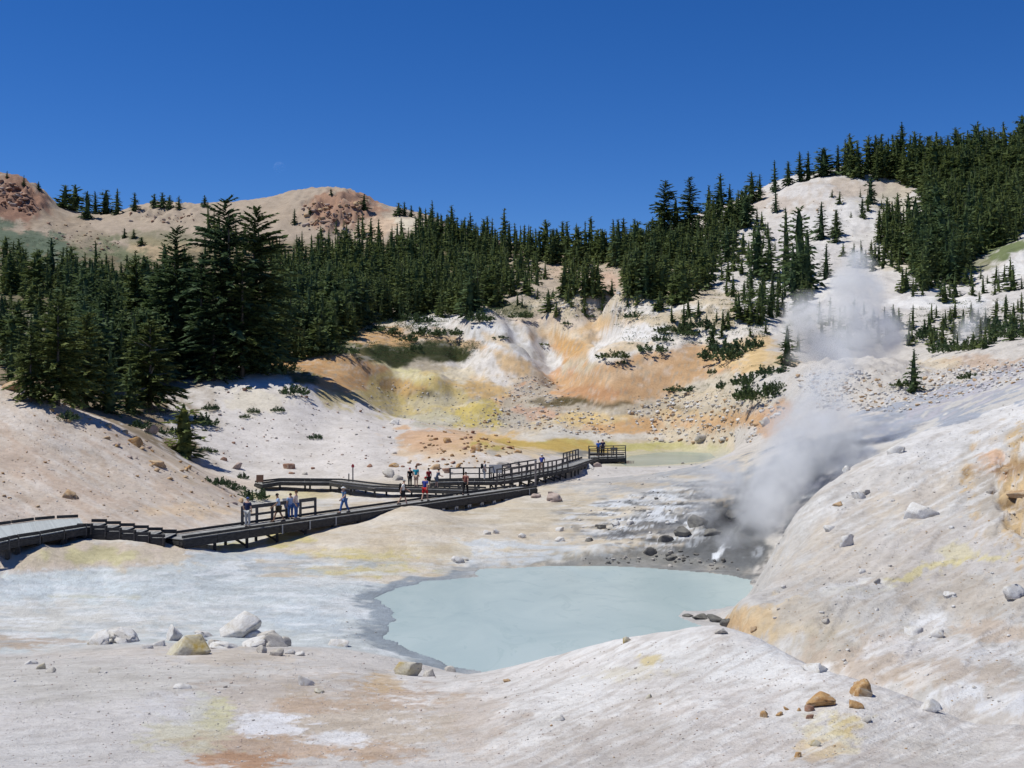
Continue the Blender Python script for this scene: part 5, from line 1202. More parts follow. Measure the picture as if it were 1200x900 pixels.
# low heath and undergrowth
vs, fs = [], []; off = 0
base_s = shrub_arrays(9, 7, 8, .5)
def undergrowth(name, polys, label):
    vs, fs = [], []; off = 0
    for poly, n, a, b_ in polys:
        for k in range(n):
            x, y = rand_in(poly, rt); p = hit(x, y)
            if p is None: continue
            s = rt.uniform(a, b_) / F * p.y; an = rt.uniform(0, 6.28); c_, s_ = math.cos(an) * s, math.sin(an) * s
            v, f = base_s
            vs.append(np.column_stack([v[:, 0] * c_ - v[:, 1] * s_, v[:, 0] * s_ + v[:, 1] * c_, v[:, 2] * s * .9]) + np.array(p)); fs.append(f + off); off += len(v)
    tag(mesh_obj(name, np_mesh(name, np.concatenate(vs), np.concatenate(fs), M_SHR)), label, 'undergrowth', kind='stuff')
undergrowth('undergrowth', [([(425, 400), (480, 404), (490, 424), (440, 426)], 170, 3, 7), ([(460, 398), (565, 400), (550, 422), (480, 414)], 240, 3, 7),
    ([(350, 385), (400, 385), (410, 412), (350, 420)], 60, 4, 9), ([(330, 436), (370, 440), (375, 452), (340, 455)], 24, 3, 7), ([(240, 425), (330, 425), (330, 440), (240, 440)], 50, 5, 11), ([(130, 470), (215, 480), (215, 525), (180, 515)], 70, 5, 11),
    ([(545, 362), (620, 355), (625, 372), (560, 378)], 50, 3, 8), ([(820, 330), (960, 335), (900, 395), (790, 385)], 150, 3, 8), ([(1045, 360), (1200, 350), (1200, 405), (1060, 410)], 130, 3, 9), ([(640, 345), (780, 345), (780, 372), (660, 378)], 120, 3, 8),
    ([(830, 430), (920, 425), (925, 465), (850, 470)], 50, 3, 8), ([(430, 370), (520, 372), (530, 395), (460, 400)], 110, 4, 10), ([(330, 385), (420, 380), (410, 415), (330, 425)], 110, 5, 12), ([(540, 350), (640, 340), (650, 365), (560, 380)], 90, 4, 9), ([(600, 300), (720, 305), (720, 350), (600, 350)], 160, 3, 7), ([(330, 370), (600, 345), (600, 372), (480, 385), (420, 395), (340, 420)], 260, 5, 11), ([(250, 415), (340, 405), (350, 440), (250, 442)], 90, 6, 13), ([(720, 375), (900, 365), (905, 395), (740, 410)], 130, 4, 9), ([(820, 300), (960, 320), (900, 380), (820, 360)], 110, 3, 7), ([(820, 290), (1060, 230), (1060, 300), (900, 330)], 110, 2, 5), ([(0, 350), (100, 360), (100, 440), (0, 440)], 60, 4, 9),
    ([(0, 250), (60, 270), (140, 285), (140, 300), (60, 310), (0, 305)], 110, 2, 5), ([(150, 280), (240, 275), (240, 300), (160, 300)], 40, 2, 4), ([(640, 468), (700, 468), (690, 476), (650, 476)], 24, 2, 4), ([(790, 452), (860, 450), (850, 462), (800, 462)], 24, 2, 5)], 'low dark heath and scrub on the banks and between the firs')

# ------------------------------------------------------------------ boardwalks
def wood_mat(name, c1, c2, rough=.8, lo=.78, hi=1.2):
    m, t, b = new_mat(name, rough=rough, spec=.3)
    g = t.nodes.new('ShaderNodeNewGeometry'); mp = t.nodes.new('ShaderNodeMapping'); t.links.new(g.outputs['Position'], mp.inputs[0]); mp.inputs['Scale'].default_value = (3, 3, 9)
    n = noise_node(t, 1.2, 6, .65, mp.outputs[0]); ri = t.nodes.new('ShaderNodeNewGeometry')
    a = mix_node(t, c1, c2, ramp_node(t, n.outputs[0], [(.35, 0.0), (.65, 1.0)]).outputs[0])
    a = mix_node(t, a, ramp_node(t, g.outputs['Random Per Island'], [(0.0, lo), (1.0, hi)]).outputs[0], 1.0, 'MULTIPLY')
    t.links.new(a, b.inputs['Base Color']); bump_node(t, b, n.outputs[0], .3, .02); return m
M_DECK = wood_mat('weathered deck planks', (.25, .245, .23), (.36, .35, .33))
M_PALE = wood_mat('pale deck planks', (.40, .42, .41), (.46, .48, .465), .55, .9, 1.08)  # lighter grey and smoother than the other decks
M_DARK = wood_mat('dark stained timber', (.030, .030, .030), (.070, .068, .065))
M_RAIL = wood_mat('grey brown rail timber', (.085, .08, .074), (.14, .13, .12))
M_METAL, t, b = new_mat('galvanised bracket', (.42, .43, .44), .5, .5); b.inputs['Metallic'].default_value = .6

def beam(bm, p0, p1, w, h, up=Vector((0, 0, 1))):
    p0, p1 = Vector(p0), Vector(p1); d = (p1 - p0).normalized()
    s = d.cross(up)
    if s.length < 1e-4: s = d.cross(Vector((1, 0, 0)))
    s.normalize(); u = s.cross(d).normalized()
    c = []
    for p in (p0, p1):
        for a, e in ((-1, -1), (1, -1), (1, 1), (-1, 1)): c.append(bm.verts.new(p + s * (a * w / 2) + u * (e * h / 2)))
    for f in ((3, 2, 1, 0), (4, 5, 6, 7), (0, 1, 5, 4), (1, 2, 6, 5), (2, 3, 7, 6), (3, 0, 4, 7)): bm.faces.new([c[i] for i in f])

def part(name, fn, mat, parent, bevel=0.0):
    bm = bmesh.new(); fn(bm)
    if bevel: bmesh.ops.bevel(bm, geom=bm.edges[:], offset=bevel, segments=1, affect='EDGES')
    bmesh.ops.recalc_face_normals(bm, faces=bm.faces[:])
    return mesh_obj(name, bm_mesh(name, bm, mat), parent)

def resample(pts, step):
    pts = [Vector(p) for p in pts]; out = [pts[0]]
    for a, b_ in zip(pts, pts[1:]):
        n = max(1, round((b_ - a).length / step))
        for k in range(1, n + 1): out.append(a.lerp(b_, k / n))
    return out

def boardwalk(label, pts, width, sec=2.4, deck=M_DECK, kerb=True, posts=True, fascia=.30, group='boardwalk sections'):
    """deck planks, kerb rails and side joists per section, posts down to the ground"""
    root = empty('boardwalk', (0, 0, 0))
    P_ = resample(pts, sec); nrm = []
    for i in range(len(P_)):
        d = (P_[min(i + 1, len(P_) - 1)] - P_[max(i - 1, 0)]); d.z = 0; d.normalize(); nrm.append(Vector((-d.y, d.x, 0)))
    def planks(bm):
        for i in range(len(P_) - 1):
            L = (P_[i + 1] - P_[i]).length; n = max(1, int(L / .15))
            for k in range(n):
                q = (k + .5) / n; c = P_[i].lerp(P_[i + 1], q); nn = nrm[i].lerp(nrm[i + 1], q).normalized()
                jz = Vector((0, 0, random.uniform(-.004, .004)))
                beam(bm, c - nn * width / 2 - Vector((0, 0, .02)) + jz, c + nn * width / 2 - Vector((0, 0, .02)) + jz, L / n - .012, .04)
    o = part('deck_planks', planks, deck, root); o['kind'] = 'stuff'
    for i in range(len(P_) - 1):
        for s in (-1, 1):
            a, b_ = P_[i] + nrm[i] * s * (width / 2 - .03), P_[i + 1] + nrm[i + 1] * s * (width / 2 - .03)
            d = (b_ - a).normalized() * .02
            if kerb: part('kerb_rail', lambda bm: beam(bm, a + d + Vector((0, 0, .11)), b_ - d + Vector((0, 0, .11)), .12, .14), M_DARK, root)
            part('side_joist', lambda bm: beam(bm, a + d + nrm[i] * s * .06 - Vector((0, 0, .05 + fascia / 2)), b_ - d + nrm[i] * s * .06 - Vector((0, 0, .05 + fascia / 2)), .07, fascia), M_DARK, root)
    if posts:
        for i in range(len(P_)):
            ends = []
            for s in (-1, 1):
                q = P_[i] + nrm[i] * s * (width / 2 - .16); g = gz(q.x, q.y)
                top = q.z - .09
                if top - g > .12:
                    part('support_post', lambda bm: beam(bm, (q.x, q.y, g - .15), (q.x, q.y, top), .15, .15), M_DARK, root)
                ends.append((q, g))
            a, b_ = ends[0][0], ends[1][0]
            part('cross_beam', lambda bm: beam(bm, a + nrm[i] * -.2 - Vector((0, 0, .22)), b_ + nrm[i] * .2 - Vector((0, 0, .22)), .12, .2), M_DARK, root)
            gap = a.z - max(ends[0][1], ends[1][1])
            if gap > .8:
                part('brace', lambda bm: beam(bm, (a.x, a.y, ends[0][1] + .1), b_ - Vector((0, 0, .3)), .06, .12), M_DARK, root)
    tag(root, label, 'boardwalk', group); return root, P_, nrm

def railing(root, P_, nrm, side, width, i0, i1, step=1.3, h=1.07, rails=(1.03, .55)):
    """railing with its posts and rails along the sections i0..i1 on one side"""
    pts = resample([P_[i] + nrm[i] * side * (width / 2 + .06) for i in range(i0, i1 + 1)], step)
    rl = empty('railing'); rl.parent = root
    for p in pts: part('post', lambda bm: beam(bm, p - Vector((0, 0, .3)), p + Vector((0, 0, h)), .13, .13), M_RAIL, rl)
    for hh in rails:
        for a, b_ in zip(pts, pts[1:]): part('rail', lambda bm: beam(bm, a + Vector((0, 0, hh)), b_ + Vector((0, 0, hh)), .06, .11 if hh > .8 else .09), M_RAIL, rl)
    return pts

# long straight walkway
LZ = 1.65
def near_edge(q): return Vector((-17.7 + 19.7 * q, 64.8 + 32.2 * q, LZ))
un = Vector((-.853, .521, 0))
lw = 2.0
lw_pts = [near_edge(0) + un * lw / 2, near_edge(1) + un * lw / 2]
walk_long, LP, LN = boardwalk('long straight boardwalk running away over the pale mud with hikers on it', lw_pts, lw, 2.45, fascia=.42)
Lu = Vector((.521, .853, 0))
def lw_at(px, off=0.0):
    """point of the long walkway seen in picture column px; off shifts it across (+ is the far side)"""
    k = (px - 600) / F; c = near_edge(0) + un * (lw / 2 + off)
    q = (k * c.y - c.x) / (Lu.x - k * Lu.y); r_ = c + Lu * q; return Vector((r_.x, r_.y, LZ))
def sub_rail(root, pxs, off, base, label=None):
    pts = [lw_at(x, off) for x in pxs]
    rl = empty('railing'); rl.parent = root
    for p in pts: part('post', lambda bm: beam(bm, p - Vector((0, 0, .3)), p + Vector((0, 0, 1.1)), .15, .15), M_RAIL, rl)
    for hh, ww in ((1.0, .22), (.52, .14)):
        for a, b_ in zip(pts, pts[1:]): part('rail', lambda bm: beam(bm, a + Vector((0, 0, hh)), b_ + Vector((0, 0, hh)), .07, ww), M_RAIL, rl)
sub_rail(walk_long, (284, 301, 319, 336.5), lw / 2 + .05, LZ)
sub_rail(walk_long, (352, 369.5), lw / 2 + .05, LZ)
for q in np.arange(.60, 1.0, .045):        # pale brackets under the far half
    p = near_edge(q) - un * .13 - Vector((0, 0, .52))
    part('bracket', lambda bm: (beam(bm, p - Lu * .18, p + Lu * .18, .05, .06), beam(bm, p - Lu * .14 + Vector((0, 0, -.16)), p - Lu * .14 + Vector((0, 0, .0)), .05, .10), beam(bm, p + Lu * .14 + Vector((0, 0, -.16)), p + Lu * .14, .05, .10)), M_METAL, walk_long)
for q in (.205, .27, .965, .335):
    p = near_edge(q) - un * .10
    part('bracket', lambda bm: beam(bm, p - Vector((0, 0, .52)), p + Vector((0, 0, .02)), .09, .06), M_METAL, walk_long)

# steps between the platform and the long walkway
st = empty('boardwalk_steps')
A0, A1 = Vector((-22.6, 65.2, 2.4)), Vector((-17.9, 66.3, 1.65))
A0 = W(93, 620, 64.4) + Vector((0, .95, 0)); A0.z = 2.38; A1 = near_edge(0) + un * .9
NS = 6
dirn = (A1 - A0); dirn.z = 0; Ls = dirn.length; dirn.normalize(); sn = Vector((-dirn.y, dirn.x, 0))
for k in range(NS):
    z = 2.40 - (2.40 - 1.72) * (k + .5) / NS
    a = A0 + dirn * (Ls * k / NS); b_ = A0 + dirn * (Ls * (k + 1) / NS); a.z = b_.z = z
    tr = empty('step'); tr.parent = st
    def pl(bm):
        n = 7
        for j in range(n):
            c = a.lerp(b_, (j + .5) / n); beam(bm, c - sn * 1.0, c + sn * 1.0, Ls / NS / n - .012, .04)
    part('tread', pl, M_DECK, tr)
    for s in (-1, 1):
        off = sn * s * 1.05
        part('kerb_rail', lambda bm: beam(bm, a + off - dirn * .05 + Vector((0, 0, .14)), b_ + off + dirn * .0 + Vector((0, 0, .14)), .13, .16), M_DARK, tr)
        part('side_joist', lambda bm: beam(bm, a + off - dirn * .08 - Vector((0, 0, .27)), b_ + off - Vector((0, 0, .27)), .1, .56), M_DARK, tr)
        p = b_ + off * .93 - dirn * .1; g = gz(p.x, p.y)
        part('support_post', lambda bm: beam(bm, (p.x, p.y, g - .15), (p.x, p.y, z - .08), .15, .15), M_DARK, tr)
        part('bracket', lambda bm: beam(bm, b_ + off * 1.07 - dirn * .08 - Vector((0, 0, .36)), b_ + off * 1.07 - dirn * .08 + Vector((0, 0, .18)), .06, .05), M_RAIL, tr)
tag(st, 'wide dark timber steps leading down from the pale platform to the long boardwalk', 'steps')

# pale viewing platform at the left edge
plat = empty('viewing_platform')
KZ = 7.45
nearp = [W(x, y, KZ * F / (y - 450)) for x, y in ((101, 614.5), (75, 618.5), (47, 623.5), (20, 627.5), (9, 630), (-4, 633))]
farp = [W(x, y, KZ * F / (y - 450)) for x, y in ((93, 604), (65, 605.2), (40, 607.4), (13, 611), (-12, 614.5), (-24, 616))]
DZ = 2.40
nearp = [Vector((p.x, p.y, DZ)) for p in nearp]; farp = [Vector((p.x, p.y, DZ)) for p in farp]
def plat_planks(bm):
    for i in range(len(nearp) - 1):
        L = max((nearp[i + 1] - nearp[i]).length, (farp[i + 1] - farp[i]).length); n = max(1, int(L / .15))
        for k in range(n):
            q = (k + .5) / n; a = nearp[i].lerp(nearp[i + 1], q); b_ = farp[i].lerp(farp[i + 1], q)
            w_ = min((nearp[i + 1] - nearp[i]).length, (farp[i + 1] - farp[i]).length) / n
            a0, a1 = nearp[i].lerp(nearp[i + 1], k / n + .03 / n), nearp[i].lerp(nearp[i + 1], (k + 1) / n - .03 / n); b0, b1 = farp[i].lerp(farp[i + 1], k / n + .03 / n), farp[i].lerp(farp[i + 1], (k + 1) / n - .03 / n)
            dz = Vector((0, 0, random.uniform(-.003, .003)))
            top = [bm.verts.new(v + dz) for v in (a0, a1, b1, b0)]; bot = [bm.verts.new(v + dz - Vector((0, 0, .04))) for v in (a0, a1, b1, b0)]
            bm.faces.new(top); bm.faces.new(bot[::-1])
            for j in range(4): bm.faces.new((top[j], bot[j], bot[(j + 1) % 4], top[(j + 1) % 4]))
o = part('deck_planks', plat_planks, M_PALE, plat); o['kind'] = 'stuff'
for line, out in ((nearp, -1), (farp, 1)):
    for a, b_ in zip(line, line[1:]):
        d = (b_ - a).normalized(); L = (b_ - a).length; sd = Vector((d.y, -d.x, 0)) * .06
        if sd.y * out < 0: sd = -sd
        part('kerb_rail', lambda bm: beam(bm, a + d * .07 + Vector((0, 0, .12)), b_ - d * .07 + Vector((0, 0, .12)), .13, .16), M_DARK, plat)
        part('side_joist', lambda bm: beam(bm, a + d * .04 + sd - Vector((0, 0, .22)), b_ - d * .04 + sd - Vector((0, 0, .22)), .08, .34), M_DARK, plat)
        for q in (.06, .94):
            p = a.lerp(b_, q); g = gz(p.x, p.y)
            part('support_post', lambda bm: beam(bm, (p.x, p.y, g - .15), (p.x, p.y, DZ - .06), .14, .14), M_DARK, plat)
        if out < 0:
            p = a.lerp(b_, .07) + sd * 1.8
            part('bracket', lambda bm: beam(bm, p - Vector((0, 0, .42)), p + Vector((0, 0, .16)), .09, .05), M_RAIL, plat)
    for i in range(len(nearp)):
        if out < 0: part('cross_beam', lambda bm: beam(bm, nearp[i].lerp(farp[i], .03) - Vector((0, 0, .2)), nearp[i].lerp(farp[i], .97) - Vector((0, 0, .2)), .1, .24), M_DARK, plat)
tag(plat, 'pale planked viewing platform with dark kerbs at the left edge', 'platform')

def G(px, d, z): return Vector(((px - 600) / F * d, d, z))
# low curved walkway behind the long one
cur_pts = [G(303, 103.5, 1.45), G(328, 104.5, 1.6), G(393, 104, 1.6), G(420, 101.5, 1.55), G(446, 99.6, 1.5), G(478, 98.8, 1.5), G(515, 98, 1.5), G(565, 96.8, 1.5)]
walk_cur, CPt, CNr = boardwalk('low curved boardwalk in the middle distance behind the long straight one', cur_pts, 1.9, 2.0, fascia=.26)
# upper walkway with the stepped handrail and the end platform
up_pts = [G(508, 102.5, 1.7), G(540, 102, 1.8), G(578, 101.5, 1.85), G(600, 103.5, 1.95), G(620, 106, 2.05), G(640, 109, 2.1), G(660, 113, 2.15), G(676, 119, 2.2), G(692, 126, 2.2)]
walk_up, UP, UN = boardwalk('upper boardwalk with the stepped handrail climbing towards the end platform', up_pts, 1.9, 1.5, fascia=.24)
iu = lambda px: min(range(len(UP)), key=lambda i: abs(to_px(UP[i])[0] - px))
railing(walk_up, UP, UN, -1, 1.9, iu(578), iu(656), 1.0)
railing(walk_up, UP, UN, 1, 1.9, iu(548), iu(640), 1.25)
railing(walk_up, UP, UN, 1, 1.9, iu(516), iu(534), 1.3)
railing(walk_up, UP, UN, 1, 1.9, iu(672), iu(690), 1.6)
# end platform
endp = empty('viewing_platform')
EZ = 2.2
ec = [G(691, 125.2, EZ), G(733, 127.5, EZ), G(733, 132.0, EZ), G(690, 131.0, EZ)]
def ep(bm):
    n = 34
    for k in range(n):
        a = ec[0].lerp(ec[1], (k + .5) / n); b_ = ec[3].lerp(ec[2], (k + .5) / n); beam(bm, a - Vector((0, 0, .02)), b_ - Vector((0, 0, .02)), (ec[1] - ec[0]).length / n - .012, .04)
o = part('deck_planks', ep, M_DECK, endp); o['kind'] = 'stuff'
for i in range(4):
    a, b_ = ec[i], ec[(i + 1) % 4]; dd = (b_ - a).normalized()
    part('side_joist', lambda bm: beam(bm, a - Vector((0, 0, .24)), b_ - Vector((0, 0, .24)), .1, .36), M_DARK, endp)
    if i != 3: part('kerb_rail', lambda bm: beam(bm, a + dd * .15 + Vector((0, 0, .1)), b_ - dd * .15 + Vector((0, 0, .1)), .12, .14), M_DARK, endp)
    for q in ((.0, .5) if i % 2 == 0 else (.0,)):
        p = a.lerp(b_, q); g = gz(p.x, p.y)
        part('support_post', lambda bm: beam(bm, (p.x, p.y, g - .2), (p.x, p.y, EZ - .05), .16, .16), M_DARK, endp)
rl = empty('railing'); rl.parent = endp
loop = resample([ec[0], ec[1], ec[2], ec[3]], 1.25)
for p in loop: part('post', lambda bm: beam(bm, p - Vector((0, 0, .35)), p + Vector((0, 0, 1.1)), .11, .11), M_RAIL, rl)
for hh in (1.04, .55):
    for a, b_ in zip(loop, loop[1:]): part('rail', lambda bm: beam(bm, a + Vector((0, 0, hh)), b_ + Vector((0, 0, hh)), .06, .09), M_RAIL, rl)
tag(endp, 'railed end platform of dark timber farthest along the boardwalk', 'platform')

# ------------------------------------------------------------------ signs and poles
M_SIGN, t, b = new_mat('brown sign board', (.16, .09, .06), .6); M_PANEL, t, b = new_mat('grey information panel', (.30, .30, .31), .5)
M_DPANEL, t, b = new_mat('dark information panel', (.05, .055, .06), .5)
M_REDP, t, b = new_mat('red painted tip', (.55, .06, .07), .6); M_POLE, t, b = new_mat('grey brown pole', (.24, .21, .19), .8)
def info_sign(p, wd, ht, z0, m, label, rz=0.0, tilt=.5):
    r_ = empty('information_sign', p, rz)
    part('panel', lambda bm: beam(bm, (-wd / 2, 0, z0), (wd / 2, 0, z0), .05, ht, Vector((0, math.sin(tilt), math.cos(tilt)))), m, r_, .008)
    for s in (-1, 1): part('leg', lambda bm: beam(bm, (s * wd * .32, .05, -.2), (s * wd * .32, .05, z0 - .05), .08, .08), M_RAIL, r_)
    tag(r_, label, 'sign'); return r_
p = hit(304.5, 571); info_sign(p, .62, .62, .75, M_SIGN, 'small brown sign board at the left end of the low curved boardwalk', tilt=.15)
q = UP[iu(588)] + UN[iu(588)] * .8; info_sign(q, 1.1, .75, .85, M_PANEL, 'grey information panel behind the first posts of the stepped handrail', tilt=.35)
q = lw_at(341, lw / 2 - .1); info_sign(q, 1.0, .7, .95, M_PANEL, 'grey information panel between the two handrails of the long boardwalk', rz=.6, tilt=.6)
q = G(719.5, 127.9, EZ); info_sign(q, .75, .35, .95, M_DPANEL, 'dark information panel on the railing of the end platform', tilt=.9)
def pole(p, h, wd, label, red=False, name='wooden_pole', mat=None):
    r_ = empty(name, p)
    part('shaft', lambda bm: beam(bm, (0, 0, -.3), (0, 0, h), wd, wd), mat or M_POLE, r_, wd * .12)
    if red: part('tip', lambda bm: (beam(bm, (0, 0, h), (0, 0, h + .28), wd * 1.25, wd * 1.25), beam(bm, (-.12, 0, h + .10), (.12, 0, h + .10), .03, .22)), M_REDP, r_)
    else: part('cap', lambda bm: beam(bm, (0, 0, h), (0, 0, h + .04), wd * 1.3, wd * 1.3), M_METAL, r_)
    tag(r_, label, 'pole'); return r_
pole(hit(627.5, 577), 2.55, .15, 'tall grey brown wooden pole at the far end of the long boardwalk')
p = G(413.5, 104.9, 1.3); pole(p, 1.45, .10, 'thin pole with a red tip beside the low curved boardwalk', True, 'marker_pole')
p = G(408.8, 105.2, 1.3); pole(p, .85, .09, 'short dark post left of the red tipped pole', False, 'marker_post', M_DARK)

# ------------------------------------------------------------------ people
def cloth(name, c, rough=.85):
    m, t, b = new_mat(name, rough=rough, spec=.2); n = noise_node(t, 14, 3)
    c = tuple(lin(c) * .9)
    t.links.new(mix_node(t, c, ramp_node(t, n.outputs[0], [(.3, .78), (.7, 1.12)]).outputs[0], 1.0, 'MULTIPLY'), b.inputs['Base Color']); return m
CM = {k: cloth(k, c) for k, c in {'navy': (44, 52, 84), 'pale grey': (186, 186, 184), 'blue cap': (74, 98, 150), 'pale blue': (172, 196, 226), 'dark shorts': (70, 64, 54), 'black': (26, 26, 28), 'pinkish white': (226, 208, 202),
     'denim': (78, 112, 168), 'white': (232, 232, 230), 'patterned blue': (96, 126, 160), 'bright blue': (46, 120, 214), 'royal blue': (58, 72, 150), 'red': (190, 42, 44), 'dark red': (150, 44, 52), 'teal': (48, 156, 176),
     'tan': (196, 168, 150), 'brick': (136, 84, 76), 'slate': (92, 104, 124), 'charcoal': (48, 48, 52), 'brown hair': (92, 60, 40), 'dark hair': (34, 28, 26), 'blond hair': (172, 140, 96), 'shoe': (60, 56, 54), 'white shoe': (200, 200, 200)}.items()}
SKIN = [new_mat('skin', c, .6, .3)[0] for c in ((.52, .32, .23), (.30, .17, .11))]

def skin_mesh(name, verts, edges, radii, root=0, sub=1):
    me = bpy.data.meshes.new(name); me.from_pydata(verts, edges, [])
    o = bpy.data.objects.new('temp', me); C.objects.link(o)
    md = o.modifiers.new('Skin', 'SKIN'); md.use_smooth_shade = True; md.branch_smoothing = .4
    for i, r_ in enumerate(radii): me.skin_vertices[0].data[i].radius = r_ if isinstance(r_, tuple) else (r_, r_)
    me.skin_vertices[0].data[root].use_root = True
    if sub: s_ = o.modifiers.new('Sub', 'SUBSURF'); s_.levels = sub; s_.render_levels = sub
    dg = bpy.context.evaluated_depsgraph_get(); dg.update()
    out = bpy.data.meshes.new_from_object(o.evaluated_get(dg)); out.name = name
    bpy.data.objects.remove(o); bpy.data.meshes.remove(me)
    for p_ in out.polygons: p_.use_smooth = True
    return out

def make_pose(kind):
    """joints of a 1.72 m figure facing +Y"""
    V3 = Vector; J = {}
    st = {'stand': 0.0, 'walk': .26, 'lean': .05}[kind]; fw = {'stand': 0.0, 'walk': .05, 'lean': .18}[kind]
    J['pel'] = V3((0, 0, .94)); J['wai'] = V3((0, fw * .3, 1.08)); J['che'] = V3((0, fw * .7, 1.30)); J['nek'] = V3((0, fw, 1.46)); J['nk2'] = V3((0, fw + .02, 1.53)); J['hed'] = V3((0, fw + .045, 1.62)); J['top'] = V3((0, fw + .03, 1.695))
    for s, n in ((-1, 'l'), (1, 'r')):
        k = st * s
        J['sh' + n] = V3((s * .175, fw, 1.415)); J['hip' + n] = V3((s * .095, 0, .90))
        J['kn' + n] = V3((s * .10, k * .55 + .03, .49)); J['an' + n] = V3((s * .10, k * 1.05 - (.06 if k < 0 else 0), .09 + (.05 if k < 0 else 0))); J['to' + n] = J['an' + n] + V3((s * .02, .17, -.05))
        if kind == 'lean': el, wr = V3((s * .24, fw + .08, 1.16)), V3((s * .15, fw + .32, 1.08))
        else: el, wr = V3((s * .235, fw - .04 - k * .5, 1.15)), V3((s * .22, fw + .08 - k * 1.1, .93 + abs(k) * .1))
        J['el' + n], J['wr' + n] = el, wr
    return J

POSES = {}
for kind in ('stand', 'walk', 'lean'):
    J = make_pose(kind)
    names = list(J); ix = {n: i for i, n in enumerate(names)}
    E = [('pel', 'wai'), ('wai', 'che'), ('che', 'nek'), ('nek', 'nk2'), ('nk2', 'hed'), ('hed', 'top')]
    for n in 'lr': E += [('nek', 'sh' + n), ('sh' + n, 'el' + n), ('el' + n, 'wr' + n), ('pel', 'hip' + n), ('hip' + n, 'kn' + n), ('kn' + n, 'an' + n), ('an' + n, 'to' + n)]
    R_ = {'pel': (.145, .11), 'wai': (.13, .10), 'che': (.16, .115), 'nek': (.085, .075), 'nk2': .055, 'hed': (.082, .098), 'top': (.062, .075)}
    for n in 'lr': R_.update({'sh' + n: .062, 'el' + n: .046, 'wr' + n: .032, 'hip' + n: .095, 'kn' + n: .062, 'an' + n: .042, 'to' + n: .036})
    vs = [J[n] for n in names]; es = [(ix[a], ix[b_]) for a, b_ in E]; rs = [R_[n] for n in names]
    body = skin_mesh('body', vs, es, rs)
    bm = bmesh.new(); bm.from_mesh(body)
    # hands: a palm and five tapering fingers each, closed against the thigh or the rail; nose, ears
    for s, n in ((-1, 'l'), (1, 'r')):
        w_ = J['wr' + n]; d = (w_ - J['el' + n]).normalized(); sd = Vector((s, 0, 0)).cross(d).normalized(); nr_ = d.cross(sd).normalized()
        beam(bm, w_ - d * .01, w_ + d * .09, .075, .03, nr_)
        for f_, (o_, L) in enumerate(((-.03, .070), (-.01, .082), (.01, .078), (.03, .060))):
            a = w_ + d * .085 + sd * o_; b1 = a + d * L * .55 - nr_ * .012; c1 = b1 + d * L * .4 - nr_ * .03
            beam(bm, a, b1, .017, .017, nr_); beam(bm, b1 - d * .004, c1, .014, .014, nr_)
        a = w_ + d * .03 + sd * .035; beam(bm, a, a + d * .035 + sd * .03 - nr_ * .015, .02, .02, nr_); beam(bm, a + d * .033 + sd * .029 - nr_ * .014, a + d * .065 + sd * .034 - nr_ * .03, .016, .016, nr_)
        beam(bm, J['hed'] + Vector((s * .082, -.01, -.03)), J['hed'] + Vector((s * .09, -.015, .03)), .014, .035)
    h = J['hed']; beam(bm, h + Vector((0, .095, -.02)), h + Vector((0, .108, .01)), .022, .026); beam(bm, h + Vector((-.022, .088, -.052)), h + Vector((.022, .088, -.052)), .012, .01)
    body = bm_mesh('body', bm, None, True)
    def sub(nm, joints, edges, grow, extra=None):
        r2 = []; v2 = []
        for j in joints:
            r_ = R_[j]; r_ = r_ if isinstance(r_, tuple) else (r_, r_)
            r2.append((r_[0] + grow, r_[1] + grow)); v2.append(J[j])
        e2 = [(joints.index(a), joints.index(b_)) for a, b_ in edges]
        if extra:
            for a, b_, q, rr in extra: v2.append(J[a].lerp(J[b_], q)); r2.append((rr, rr)); e2.append((joints.index(a), len(v2) - 1))
        return skin_mesh(nm, v2, e2, r2)
    shirt = sub('shirt', ['pel', 'wai', 'che', 'nek', 'shl', 'shr'], [('pel', 'wai'), ('wai', 'che'), ('che', 'nek'), ('nek', 'shl'), ('nek', 'shr')], .022, [('shl', 'ell', .75, .072), ('shr', 'elr', .75, .072)])
    longp = sub('trousers', ['pel', 'hipl', 'hipr', 'knl', 'knr'], [('pel', 'hipl'), ('pel', 'hipr'), ('hipl', 'knl'), ('hipr', 'knr')], .02, [('knl', 'anl', .93, .066), ('knr', 'anr', .93, .066)])
    shorts = sub('shorts', ['pel', 'hipl', 'hipr'], [('pel', 'hipl'), ('pel', 'hipr')], .024, [('hipl', 'knl', .88, .10), ('hipr', 'knr', .88, .10)])
    def head_cap(nm, k0, rr, brim):
        bm = bmesh.new(); c = J['hed'] + Vector((0, -.008, .028))
        bmesh.ops.create_icosphere(bm, subdivisions=2, radius=1)
        for v in bm.verts: v.co = Vector((v.co.x * rr, v.co.y * (rr + .012), max(v.co.z, k0) * (rr + .005))) + c
        if brim == 'cap': beam(bm, c + Vector((0, .08, .02)), c + Vector((0, .19, .005)), .13, .012)
        if brim == 'hat': bmesh.ops.create_cone(bm, segments=14, radius1=.175, radius2=.15, depth=.015, cap_ends=True, matrix=Matrix.Translation(c + Vector((0, 0, .015))))
        return bm_mesh(nm, bm, None, True)
    def shoe(n):
        bm = bmesh.new(); a = J['an' + n] + Vector((0, -.07, -.06)); b_ = J['to' + n] + Vector((0, .06, -.01)); beam(bm, a, b_, .10, .085); bmesh.ops.bevel(bm, geom=bm.edges[:], offset=.02, segments=1, affect='EDGES'); return bm_mesh('shoe', bm, None, True)
